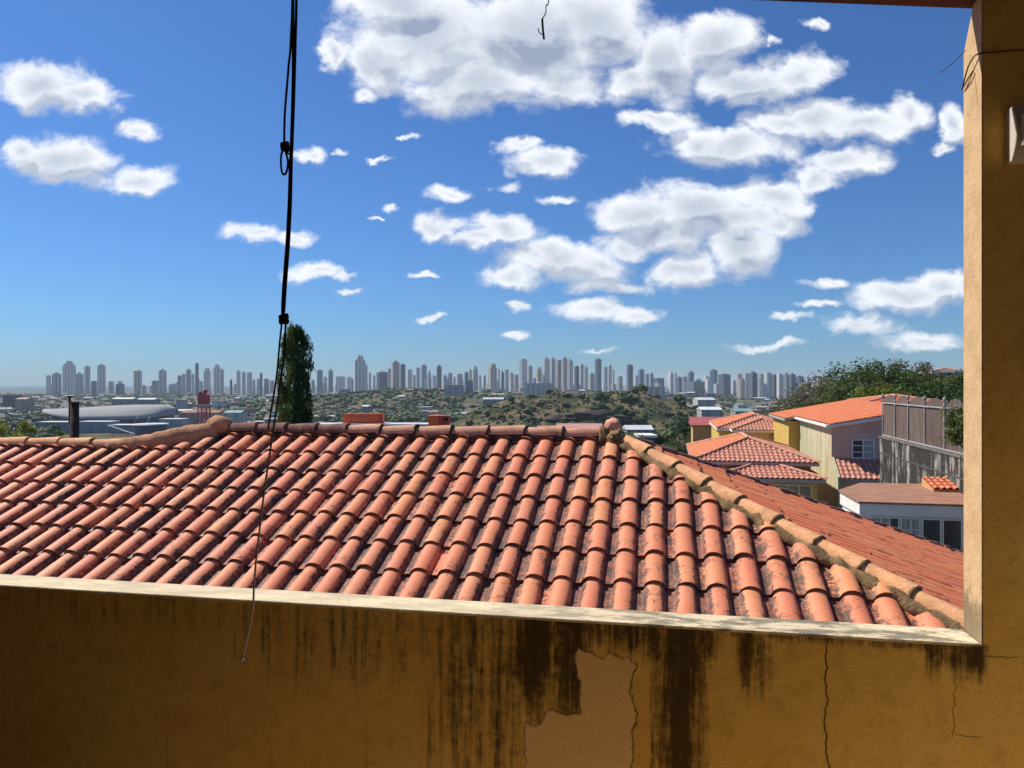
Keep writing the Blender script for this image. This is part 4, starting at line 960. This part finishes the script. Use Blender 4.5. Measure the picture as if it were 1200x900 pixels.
for (x0, x1, yt, kd, rf) in TW:
    for zi, (za, zb, zn) in enumerate(ZONES):
        if za <= x0 < zb: break
    cnt[zi] = cnt.get(zi, 0)+1
    Y = rr.uniform(3900, 5200) if kd not in 'dw' else rr.uniform(3600, 4100)
    if 860 < x0: Y = rr.uniform(2900, 3400)
    X0, X1 = (x0-600)/F*Y, (x1-600)/F*Y; rot = rr.uniform(12, 40); W0 = X1-X0; W_ = W0*.80; zt_ = (450-yt)/F*Y; gz_ = ground((X0+X1)/2, Y)-1; H = zt_-gz_; Dp = max(8, (W0-W_*math.cos(R(rot)))/math.sin(R(rot)))
    t = thing('tower_block', '%s %s high rise, %s from left %s' % (NAMES[kd], ROOFN[rf], ordw(cnt[zi]-1), zn), 'high rise', (X1-W_/2*math.cos(R(rot)), Y, gz_), R(rot), 'high rises of the far skyline')
    M_ = FM[kd]; h = W_/2; k = MB()
    if rf == 's':
        tt = MB(); k.rng(-h, h, 0, Dp, 0, H*.87); tt.rng(-h*.45, h*.5, 2, Dp-2, H*.872, H)
        k.rng(-h*.92, -h*.5, -2.5, -.01, 0, H*.84); k.rng(h*.1, h*.6, -3, -.01, 0, H*.86); k.build('body', M_, t); tt.rng(-h*.72, h*.7, 1, Dp-1, H*.8715, H*.93); tt.build('crown', M_, t)
    else:
        hb_ = H*(.955 if rf in 'pcn' else .99)
        k.rng(-h, h, 0, Dp, 0, hb_); k.rng(-h*.7, -h*.15, -2.2, -.01, 0, hb_*.97); k.rng(h*.2, h*.75, -2.2, -.01, 0, hb_*.97); k.build('body', M_, t); tt = MB()
        if rf == 'f':
            tt.rng(-h*.4, h*.25, Dp*.3, Dp*.7, hb_+.01, H+rr.uniform(1, 5)); tt.rng(h*.5, h*.7, Dp*.2, Dp*.4, hb_+.01, H+1)
        if rf == 'c': tt.rng(-h*.55, h*.5, Dp*.15, Dp*.85, hb_+.01, H); tt.rng(-h*.1, h*.15, Dp*.4, Dp*.6, H+.01, H+5)
        if rf == 'p':
            tt.add([(-h, 0, hb_+.02), (h, 0, hb_+.02), (h, Dp, hb_+.02), (-h, Dp, hb_+.02), (-h*.1, Dp/2, H+3), (h*.1, Dp/2, H+3)], [(0, 1, 5, 4), (1, 2, 5), (2, 3, 4, 5), (3, 0, 4), (3, 2, 1, 0)])
        if rf == 'n': tt.rng(-h*.4, h*.4, Dp*.2, Dp*.8, hb_+.01, H); tt.tube([(0, Dp/2, H), (0, Dp/2, H+min(26, H*.13))], [1.6, .5], 6)
        if rf == 'l': tt.prism([(-h, 0, hb_+.01), (h, 0, hb_+.01), (-h*.7, 0, H+7)], (0, Dp, 0))
        tt.build('crown', FM['g'] if kd in 'pwt' else M_, t)
    if yt == 450 and x0 == 134:       # building under construction with its crane
        k = MB(); k.rng(h*.2, h*.32, -3, -2, 0, H+16); k.rng(-h*1.5, h*1.3, -3, -2, H+13, H+14.5); k.build('crane', FM['g'], t)
# the white villa and other individual buildings of the middle distance
M_wht = plain('white_render', (.72, .71, .68), .8, .08, .05, 0); M_gry = plain('grey_render', (.33, .34, .35), .8, .15, .05, 0)
M_rust = plain('rusty_sheet_roof', (.34, .15, .11), .8, .2, .05, 0); M_tn = plain('tan_render', (.42, .34, .25), .8, .15, .05, 0)
M_teal = plain('teal_sheet_roof', (.20, .36, .34), .7, .15, .05, 0); M_pnk = plain('pink_sheet_roof', (.52, .27, .24), .7, .15, .05, 0)
M_slate = plain('dark_sheet_roof', (.10, .11, .13), .7, .2, .05, 0); M_lgr = plain('light_sheet_roof', (.55, .57, .58), .6, .1, .05, 0)
M_wf = facade('white_low_facade', (.66, .65, .62), (.12, .13, .15), 3.6, 3.4, .5, .5); M_gf = facade('grey_low_facade', (.33, .33, .34), (.09, .10, .12), 3.6, 3.4, .5, .5)
M_tf = facade('tan_low_facade', (.42, .36, .28), (.12, .10, .09), 3.6, 3.4, .45, .5)
RM = {'w': (M_wht, 'white'), 'g': (M_gry, 'grey'), 'r': (M_rust, 'rust red'), 't': (M_tn, 'tan'), 'e': (M_teal, 'teal'), 'p': (M_pnk, 'pink'), 's': (M_slate, 'dark'), 'l': (M_lgr, 'pale grey')}
def lowb(name, label, cat, px0, px1, yt, Y, mat, roofm, D=None, kind='g', rot=0, group=None, gz=None):
    X0, X1 = (px0-600)/F*Y, (px1-600)/F*Y; cx = (X0+X1)/2; W_ = X1-X0; gz_ = (ground(cx, Y) if gz is None else gz)-.6; H = (450-yt)/F*Y-gz_
    H = max(H, 3.5); D = D or max(8, W_*.5); t = thing(name, label, cat, (cx, Y, gz_), rot, group); h = W_/2
    k = MB(); rise = min(.14*D, H*.4, 3.0) if kind == 'g' else .5
    k.rng(-h, h, 0, D, 0, H-rise-.02); k.build('wall', mat, t); k = MB()
    if kind == 'g': k.prism([(-h-.5, -.6, H-rise), (-h-.5, D+.6, H-rise), (-h-.5, D/2, H)], (W_+1, 0, 0))
    elif kind == 'f': k.rng(-h-.4, h+.4, -.4, D+.4, H-rise, H)
    else: k.add([(-h-.5, -.5, H-rise), (h+.5, -.5, H-rise), (h+.5, D+.5, H-rise), (-h-.5, D+.5, H-rise), (0, D/2, H)], [(0, 1, 4), (1, 2, 4), (2, 3, 4), (3, 0, 4), (3, 2, 1, 0)])
    k.build('roof', roofm, t); return t
lowb('villa', 'long white villa with arched windows on the wooded rise below the tall centre cluster', 'building', 614, 649, 449, 2250, M_wf, M_wht, 20, 'f', gz=-34)
lowb('office_block', 'white roofed block with tall columns left of the brown hill', 'building', 521, 543, 451, 1900, M_wf, M_wht, 22, 'f', gz=-42)
lowb('office_block', 'dark narrow block right beside the white roofed block', 'building', 547, 554, 446, 2100, M_gf, M_slate, 20, 'f')
lowb('apartment_row', 'pale green grey apartment row beyond the dark crowned end of the brown hill', 'building', 744, 779, 453, 1900, M_wf, M_lgr, 20, 'f')
lowb('shed', 'long pale grey warehouse right of the white roofed block', 'building', 566, 590, 466, 1500, M_gf, M_lgr, 30)
lowb('shed', 'bright thin roofed shed on the brown hill above the roof apex', 'building', 736, 751, 464, 1150, M_wf, M_wht, 14, 'f')
lowb('long_hall', 'long grey flat roofed hall carrying the orange container', 'building', 362, 504, 497, 225, M_gry, M_lgr, 9, 'f')
lowb('long_hall', 'long low hall with a faded pink roof left of the roof apex', 'building', 655, 706, 497, 260, M_gf, M_pnk, 10)
lowb('long_hall', 'dark grey roofed hall in front of the pink roofed hall', 'building', 641, 694, 502, 205, M_gry, M_slate, 9)
lowb('long_hall', 'low red brown building beside the white striped gate', 'building', 632, 652, 499, 240, M_tn, M_rust, 9)
lowb('garage', 'small dark fronted garage with a white end wall beyond the hip', 'building', 751, 768, 510, 150, M_slate, M_wht, 6, 'f')
lowb('long_hall', 'grey roofed building behind the parked cars', 'building', 735, 765, 499, 330, M_gf, M_lgr, 12)
lowb('long_hall', 'pale roofed hall beyond the dark crown of the hill', 'building', 818, 838, 466, 1050, M_wf, M_lgr, 30)
lowb('long_hall', 'white walled hall below the pale roofed hall', 'building', 822, 846, 477, 800, M_wf, M_wht, 20)
lowb('teal_hall', 'low hall with a teal roof between red roof and far towers', 'building', 862, 882, 479, 900, M_tf, M_teal, 22)
lowb('teal_hall', 'hall with a pale teal roof right of the red lattice tower', 'building', 262, 282, 481, 1000, M_wf, M_teal, 26)
lowb('rust_hall', 'wide rust red roofed hall behind the red lattice tower', 'building', 212, 256, 481, 1060, M_tf, M_rust, 40)
lowb('warehouse', 'long white roofed warehouse above the arena roof', 'building', 131, 155, 466, 1800, M_gf, M_wht, 34)
lowb('warehouse', 'white roofed warehouse right of the long one above the arena', 'building', 161, 181, 466.5, 1750, M_gf, M_wht, 30)
lowb('warehouse', 'small white block between arena and red lattice tower', 'building', 206, 215, 468, 1500, M_wf, M_wht, 20, 'f')
lowb('warehouse', 'dark blocky building at the left edge above the trees', 'building', 3, 18, 463, 1900, M_slate, M_slate, 30, 'f')
lowb('warehouse', 'pinkish low warehouse near the left edge beyond the trees', 'building', 18, 31, 466, 1700, M_tf, M_pnk, 30)
# arena
AX0, AX1, AY = (52-600)/F*1150, (208-600)/F*1150, 1150
ar = thing('arena', 'large arena with a smooth pale shell roof behind the wooden pole', 'arena', ((AX0+AX1)/2, AY, -60.5))
k = MB(); h = (AX1-AX0)/2; ns, nt_ = 40, 14; v = []
for i in range(ns+1):
    s_ = -1+2*i/ns
    crest = 22.5+6.5*smooth(-1, .5, s_)-5.5*smooth(.75, 1, s_)**2; dep = 46*(max(.02, 1-abs(s_)**3.2))**.6; ev = 9+11*smooth(-.2, -1, -(-s_)) if False else 9+12*max(0, -s_-.35)/.65+5*max(0, s_-.6)/.4
    for j in range(nt_+1):
        q = -1+2*j/nt_; v.append((s_*h, q*dep, ev+(crest-ev)*(1-abs(q)**2.2)))
k.add(v, [(i*(nt_+1)+j, (i+1)*(nt_+1)+j, (i+1)*(nt_+1)+j+1, i*(nt_+1)+j+1) for i in range(ns) for j in range(nt_)], True)
o = k.build('shell_roof', plain('pale_shell_metal', (.34, .34, .32), .9, .08, .02, 0), ar); sd2 = o.modifiers.new('solid', 'SOLIDIFY'); sd2.thickness = 1.2
k = MB(); k.rng(-h*.78, h*.8, -34, 34, 0, 12); k.build('glass_wall', facade('arena_glass', (.16, .18, .22), (.05, .07, .10), 5, 12, .8, .9), ar)
k = MB()
for i in range(9): k.tube([(-h*.7+i*h*.18, -44, 0), (-h*.7+i*h*.18+3, -38, 13)], .7, 6)
k.build('struts', M_gry, ar)
def glassb(label, x0, x1, yt, Y, mat, D=24, name='glass_building', roof=M_lgr): return lowb(name, label, 'building', x0, x1, yt, Y, mat, roof, D, 'f', 0, None, -60)
FG = facade('steel_frame_glass', (.34, .37, .42), (.10, .14, .20), 4, 9, .72, .88, .3); FG2 = facade('pale_frame_glass', (.46, .48, .50), (.16, .20, .26), 3.4, 6, .6, .8, .3)
glassb('blue grey glass building in front of the arena left of the pole', 42, 78, 494.5, 880, FG)
glassb('glass building with steel frame immediately right of the pole', 90, 128, 494, 890, FG2)
glassb('low dark glass wing with sloping white frame under the arena middle', 128, 158, 498, 870, FG)
glassb('grey glass hall below the right end of the arena roof', 186, 212, 491, 960, FG2)
dr = thing('drum_building', 'round dark glass drum building with a pale flat roof', 'building', ((177-600)/F*850, 850, -60))
k = MB(); k.tube([(0, 0, 0), (0, 0, 14)], 17, 28, False); k.build('wall', facade('drum_glass', (.12, .15, .19), (.04, .06, .09), 3, 20, .7, .9), dr)
k = MB(); k.tube([(0, 0, 14.02), (0, 0, 15.2)], [19, 18], 28, False); k.build('roof', M_lgr, dr)
rp = thing('entrance_ramp', 'pale sloping steel ramp descending towards the drum building', 'ramp', ((140-600)/F*845, 845, -60))
k = MB(); k.prism([(-14, 0, 14), (-14, 0, 12.8), (24, 0, 0), (24, 0, 1.2)], (0, 3, 0)); k.build('deck', M_lgr, rp)
k = MB()
for i in range(10): k.rng(-13+i*3.8, -12.7+i*3.8, .1, .4, 0, 15-i*1.28)
k.build('railing', M_lgr, rp)
# red lattice tower
rt = thing('red_tower', 'red lattice tower with round lanterns and white spire above the left ridge', 'tower', ((239-600)/F*800, 800, -60))
M_red = plain('crimson_paint', (.45, .035, .06), .6, .15, .1, 0); M_redl = plain('rose_paint', (.60, .10, .14), .6, .15, .1, 0)
k = MB()
for sx in (-1, 1):
    for sy in (-1, 1): k.tube([(sx*5.6, sy*5.6, -1), (sx*4.4, sy*4.4, 37)], .75, 6)
k.build('leg', M_red, rt)
k = MB()
for z0 in range(2, 37, 7):
    for sy in (-5, 5):
        k.tube([(-5.2, sy, z0), (5.2, sy, z0+7)], .3, 5); k.tube([(5.2, sy, z0), (-5.2, sy, z0+7)], .3, 5); k.rng(-5.4, 5.4, sy-.3, sy+.3, z0-.3, z0+.3)
k.build('lattice', M_redl, rt)
k = MB(); k.rng(-5.6, 5.6, -5.6, 5.6, 37, 38.2); k.build('white_gallery', M_wht, rt)
k = MB(); k.rng(-4.8, 4.8, -4.8, 4.8, 38.21, 48); k.rng(-5.6, 5.6, -5.6, 5.6, 43, 44); k.prism([(-5.6, -5.6, 48.01), (5.6, -5.6, 48.01), (0, -5.6, 51)], (0, 11.2, 0)); k.build('body', M_red, rt)
for (x_, z_, r_) in ((-2.7, 50.6, 1.9), (2.6, 52.2, 2.4)):
    k = MB(); k.blob((x_, -3, z_), (r_, r_, r_), 2, 0); k.build('lantern', plain('dark_red_lantern', (.20, .03, .04), .6) if x_ < 0 else bpy.data.materials['dark_red_lantern'], rt)
k = MB(); k.tube([(.5, 0, 50), (.5, 0, 54.5), (.5, 0, 57)], [1.3, .8, .15], 6); k.build('spire', M_wht, rt)
# containers
M_or = plain('orange_red_paint', (.90, .15, .04), .55, .12, .5, .1); M_or2 = plain('red_paint', (.62, .06, .03), .55, .1, .5, .1)
ctz = -12.0
ct = thing('container', 'long orange red container with dark lettering standing on the grey hall roof', 'container', ((400-600)/F*226, 228, ctz+.02))
k = MB(); k.rng(0, 12.2, 0, 2.6, 0, 3.0); k.build('body', M_or, ct)
k = MB()
for i in range(40):
    if not 9 < i < 26: k.rng(.2+i*.3, .32+i*.3, -.05, -.001, .2, 2.8)
k.build('ribs', M_or, ct)
k = MB(); k.rng(11.0, 12.0, -.06, -.002, .3, 2.7); k.build('door', M_or2, ct)
k = MB(); rr = random.Random(3)
for (x, w_) in ((4.0, .35), (4.5, .3), (4.95, .3), (5.4, .35), (5.95, .3), (6.4, .5), (7.05, .3)):
    k.rng(x, x+w_*.35, -.03, -.002, 1.3, 2.0); k.rng(x, x+w_, -.03, -.002, 1.85, 2.05)
k.build('lettering', M_slate, ct)
k = MB(); k.rng(4.6, 8.6, -.03, -.002, .05, .25); k.build('skid', M_slate, ct)
ks = thing('kiosk', 'orange red two sided kiosk rising over the ridge in the middle', 'kiosk', ((502-600)/F*150, 150, ground(-15, 150)-.3))
zk = -9.95-ks.location.z
k = MB(); k.rng(-1, 6, -.5, 5, 0, zk-.01); k.build('base', M_gry, ks)
k = MB(); k.rng(0, 2.0, 0, 3.4, zk, zk+3.65); k.build('side', M_or, ks)
k = MB(); k.rng(2.01, 4.1, .25, 3.3, zk, zk+3.6); k.build('front', M_or2, ks)
k = MB(); k.rng(2.9, 3.9, .20, .245, zk+2.6, zk+3.2); k.build('opening', M_dark, ks)
ks = thing('kiosk', 'small orange box seen at the foot of the mast tree', 'kiosk', ((325-600)/F*170, 170, ground(-53, 170)-.3))
zk = -10.2-ks.location.z
k = MB(); k.rng(-.5, 2.4, -.3, 3, 0, zk-.01); k.build('base', M_gry, ks)
k = MB(); k.rng(0, 1.7, 0, 2, zk, zk+3.2); k.build('side', M_or, ks)
rk = MB(); rkx = (702-600)/F*765
rk.blob((0, 0, 0), (31, 9, 8), 4, .28, 2.6, 3); rk.blob((-38, 6, -3), (16, 8, 6), 3, .3, 2.6, 4)
o = rk.build('rock_face', plain('dark_rock', (.075, .055, .045), .95, .5, .12, .8, vdark=(.03, .025, .022)), None, (rkx, 775, -36)); o['kind'] = 'structure'
# parked cars
def car_meshes(col):
    body = MB(); sec = [(-2.1, .55, .45), (-2.0, .85, .3), (-1.2, .92, .3), (1.3, .95, .3), (2.05, .8, .3), (2.15, .5, .45)]
    for i in range(len(sec)-1):
        a, b_ = sec[i], sec[i+1]
        body.add([(a[0], -.85, a[2]), (b_[0], -.85, b_[2]), (b_[0], -.85, b_[1]), (a[0], -.85, a[1]), (a[0], .85, a[2]), (b_[0], .85, b_[2]), (b_[0], .85, b_[1]), (a[0], .85, a[1])],
                 [(0, 1, 2, 3), (7, 6, 5, 4), (3, 2, 6, 7), (4, 5, 1, 0)])
    body.add([(-2.1, -.85, .45), (-2.1, .85, .45), (-2.1, .85, .55), (-2.1, -.85, .55), (2.15, -.85, .45), (2.15, .85, .45), (2.15, .85, .5), (2.15, -.85, .5)], [(3, 2, 1, 0), (4, 5, 6, 7)])
    cab = MB(); cab.prism([(-1.35, -.75, .93), (1.5, -.75, .93), (.75, -.75, 1.42), (-.85, -.75, 1.42)], (0, 1.5, 0))
    roof = MB(); roof.rng(-.82, .72, -.72, .72, 1.421, 1.46)
    wh = MB(); wh.tube([(0, -.1, 0), (0, .1, 0)], .33, 12)
    return body.mesh('body', plain('car_paint_'+col[0], col[1], .3, .03, 1, 0, spec=.6)), cab.mesh('cabin', M_glass), roof.mesh('roof', bpy.data.materials['car_paint_'+col[0]]), wh.mesh('wheel', M_dark)
CM = {c_[0]: car_meshes(c_) for c_ in (('white', (.7, .7, .7)), ('silver', (.4, .42, .44)), ('dark', (.05, .06, .08)))}
for i, (px, py, cn, rz_, lb) in enumerate([(780, 514, 'white', .2, 'nearest white car parked in the lot below the hill'), (793, 513, 'silver', .2, 'silver car parked right of the nearest white car'), (773, 509, 'dark', .2, 'dark car parked behind the nearest white car'),
        (789, 507, 'white', .3, 'white car parked further up the lot near the tree'), (777, 504, 'silver', .3, 'silver car at the far end of the lot'), (799, 508, 'dark', .3, 'dark car at the right side of the lot')]):
    Y = 205+i*11
    for _ in range(30):
        p = at(px, py, Y); gzz = ground(p.x, p.y); Y *= (gzz/p.z)**.5 if p.z < -1 else 1
    p = at(px, py, Y); t = thing('parked_car', lb, 'car', (p.x, p.y, ground(p.x, p.y)+.02), rz_, 'cars parked below the hill')
    for nm, me in zip(('body', 'cabin', 'roof'), CM[cn][:3]):
        o = bpy.data.objects.new(nm, me); C.objects.link(o); o.parent = t
    for sx in (-1.35, 1.35):
        for sy in (-.78, .78):
            o = bpy.data.objects.new('wheel', CM[cn][3]); C.objects.link(o); o.parent = t; o.location = (sx, sy, .33)
pk = MB(); p = at(786, 510, 215)
for j in range(5):
    pass
# ------------------------------------------------------------------ low houses of the valley
rr = random.Random(21); LB = []
taken = []
for i in range(4000):
    if len(LB) >= 290: break
    px = rr.uniform(-30, 1000); Y = math.exp(rr.uniform(math.log(620), math.log(3600)))
    if 550 < px < 850 and Y < 1300: continue
    if px < 215 and Y < 1330: continue
    if px > 930 and Y < 1000: continue
    if 340 < px < 540 and Y < 2300 and rr.random() < .62: continue
    W_ = rr.uniform(10, 30)*(1 if Y < 1500 else 1.5); X = (px-600)/F*Y
    if any(abs(X-a)+abs(Y-b_)*.5 < 26 for a, b_ in taken): continue
    taken.append((X, Y)); LB.append((px, Y, W_, X))
LB.sort(); zc_ = {}
ZL = [(-99, 150, 'left of the arena end'), (150, 260, 'near the red lattice tower'), (260, 345, 'left of the mast tree'), (345, 450, 'right of the mast tree'), (450, 560, 'above the orange kiosk'), (560, 800, 'beyond the brown hill'), (800, 2000, 'behind the yellow house')]
for (px, Y, W_, X) in LB:
    for zi, (za, zb, zn) in enumerate(ZL):
        if za <= px < zb: break
    zc_[zi] = zc_.get(zi, 0)+1; rk = rr.choice('wwwwgllllrrtpet' if zi != 3 else 'wglrt'); fm = rr.choice([M_wf, M_gf, M_tf]); kd = rr.choice('gghf')
    g_ = ground(X, Y); H = rr.uniform(4.5, 9) if rr.random() < .85 else rr.uniform(10, 18)
    yt = 450-(g_+H)*F/Y; hw = W_/2/Y*F
    lowb('low_building', '%s roofed low building, %s from left %s' % (RM[rk][1], ordw(zc_[zi]-1), zn), 'building', px-hw, px+hw, yt, Y, fm, RM[rk][0], rr.uniform(8, 18), kd, R(rr.uniform(-35, 35)), 'low buildings of the valley')
# ------------------------------------------------------------------ trees of the valley and the hill
def farcrown(seed):
    r_ = random.Random(seed); k = MB()
    for i in range(9):
        d = Vector((r_.gauss(0, 1), r_.gauss(0, 1), abs(r_.gauss(0, .6)))).normalized(); c_ = Vector((d.x*.6, d.y*.6, .35+d.z*.42)); q = r_.uniform(.28, .48)
        k.blob(c_, (q, q, q*.8), 2, .30, 3.2, seed*9+i, False)
    leaves(k, (0, 0, .5), (1.02, 1.02, .62), 130, .22, r_, shell=.85)
    k.tube([(0, 0, -.5), (0, 0, .3)], [.09, .06], 5)
    if k.col: k.col = [(c_[0] if c_ != (1, 1, 1, 1) else r_.random(), 0, 0, 1) for c_ in k.col]
    while len(k.col) < len(k.v): k.col.append((.3, 0, 0, 1))
    return k
FC = [farcrown(i) for i in range(5)]
FMESH = {}
for mn, mm in (('dark', L_dark), ('green', L_mid), ('olive', L_oliv), ('dry', L_dry)):
    for i, k in enumerate(FC): FMESH[mn, i] = k.mesh('far_crown', mm)
rr = random.Random(99); TREES = []
def addtrees(n, pxr, Yr, rad, cols, cond=None):
    c_ = 0; tries = 0
    while c_ < n and tries < n*20:
        tries += 1; px = rr.uniform(*pxr); Y = math.exp(rr.uniform(math.log(Yr[0]), math.log(Yr[1]))); X = (px-600)/F*Y
        if cond and not cond(X, Y): continue
        if any(abs(X-a) < 16 and abs(Y-b_) < 12 for a, b_ in taken): continue
        TREES.append((X, Y, rr.uniform(*rad), rr.choice(cols), rr.randrange(5), rr.uniform(0, 6.28), px)); c_ += 1
addtrees(75, (700, 835), (760, 1010), (4.5, 9.5), ['dark', 'dark', 'green', 'dark'])
addtrees(75, (550, 720), (770, 1000), (3, 6.5), ['olive', 'green', 'olive', 'dry', 'dark'])
addtrees(26, (600, 700), (740, 800), (5, 8), ['dark', 'green'])
addtrees(40, (700, 800), (250, 650), (3, 6), ['green', 'olive', 'dark'])
addtrees(26, (530, 640), (300, 700), (3, 5.5), ['green', 'olive', 'dry'])
addtrees(1500, (545, 840), (740, 1080), (1.0, 2.8), ['dark', 'olive', 'green', 'dark', 'olive'])
addtrees(900, (340, 545), (1150, 2700), (6, 11), ['dark', 'dark', 'green', 'dark', 'olive'])
addtrees(600, (-40, 345), (1300, 3600), (5, 11), ['dark', 'dark', 'green'])
addtrees(90, (-40, 60), (700, 1500), (6, 11), ['dark', 'green'])
addtrees(60, (215, 345), (800, 1300), (5, 8), ['dark', 'green'])
addtrees(420, (540, 860), (1300, 3500), (7, 12), ['dark', 'dark', 'green'])
addtrees(300, (835, 960), (500, 3300), (5, 10), ['dark', 'dark', 'green', 'olive'])
addtrees(60, (340, 560), (330, 1100), (4, 7), ['dark', 'green', 'olive'])
addtrees(700, (-40, 960), (3300, 4300), (8, 14), ['dark', 'dark', 'green'])
TREES.sort(key=lambda t: -t[2]/t[1])
near, far = TREES[:290], TREES[290:]
near.sort(key=lambda t: t[6]); ZT = [(-99, 215, 'near the arena'), (215, 345, 'near the red lattice tower'), (345, 450, 'right of the mast tree'), (450, 560, 'above the orange kiosk'), (560, 640, 'on the left flank of the brown hill'), (640, 715, 'on the brown hill left of the apex'), (715, 770, 'on the wooded hill flank'), (770, 835, 'at the hill right end'), (835, 2000, 'in the valley behind the yellow house')]
zc_ = {}
CN = {'dark': 'dark round', 'green': 'fresh green', 'olive': 'olive grey', 'dry': 'dry brownish'}
for (X, Y, r_, cn, mi, an, px) in near:
    for zi, (za, zb, zn) in enumerate(ZT):
        if za <= px < zb: break
    zc_[zi] = zc_.get(zi, 0)+1
    o = bpy.data.objects.new('valley_tree', FMESH[cn, mi]); C.objects.link(o); o.location = (X, Y, ground(X, Y)+r_*.1); o.scale = (r_, r_, r_*.95); o.rotation_euler.z = an
    tag(o, '%s tree, %s from left %s' % (CN[cn], ordw(zc_[zi]-1), zn), 'tree', 'separate trees of the valley and hill')
wood = {}
SIMPLE = []
for i in range(4):
    k = MB(); r2 = random.Random(i+50)
    for j in range(4):
        k.blob((r2.uniform(-.5, .5), r2.uniform(-.5, .5), r2.uniform(.25, .6)), (r2.uniform(.4, .6),)*3, 1, .35, 2.5, i*5+j, False)
    SIMPLE.append((np.array(k.v), k.f))
for cn in ('dark', 'green', 'olive'):
    vs_, fs_, cs_ = [], [], []; off = 0
    for (X, Y, r_, c2, mi, an, px) in far:
        if c2 != cn and not (c2 == 'dry' and cn == 'olive'): continue
        v, f = SIMPLE[mi % 4]; ca, sa = math.cos(an), math.sin(an)
        P_ = np.stack([(v[:, 0]*ca-v[:, 1]*sa)*r_+X, (v[:, 0]*sa+v[:, 1]*ca)*r_+Y, v[:, 2]*r_*.9+ground(X, Y)], 1)
        vs_.append(P_); fs_ += [tuple(q+off for q in t_) for t_ in f]; cs_ += [(rr.random(), 0, 0, 1)]*len(v); off += len(v)
    if not vs_: continue
    k = MB(); k.v = [tuple(p) for p in np.concatenate(vs_)]; k.f = fs_; k.smooth = [False]*len(fs_); k.col = cs_
    o = k.build('woodland', {'dark': L_dark, 'green': L_mid, 'olive': L_oliv}[cn]); stuff(o)
    tag(o, {'dark': 'dark distant woodland spread over the valley floor and slopes', 'green': 'fresh green distant woodland scattered across the valley', 'olive': 'olive brown distant scrub scattered across the valley'}[cn], 'woodland')
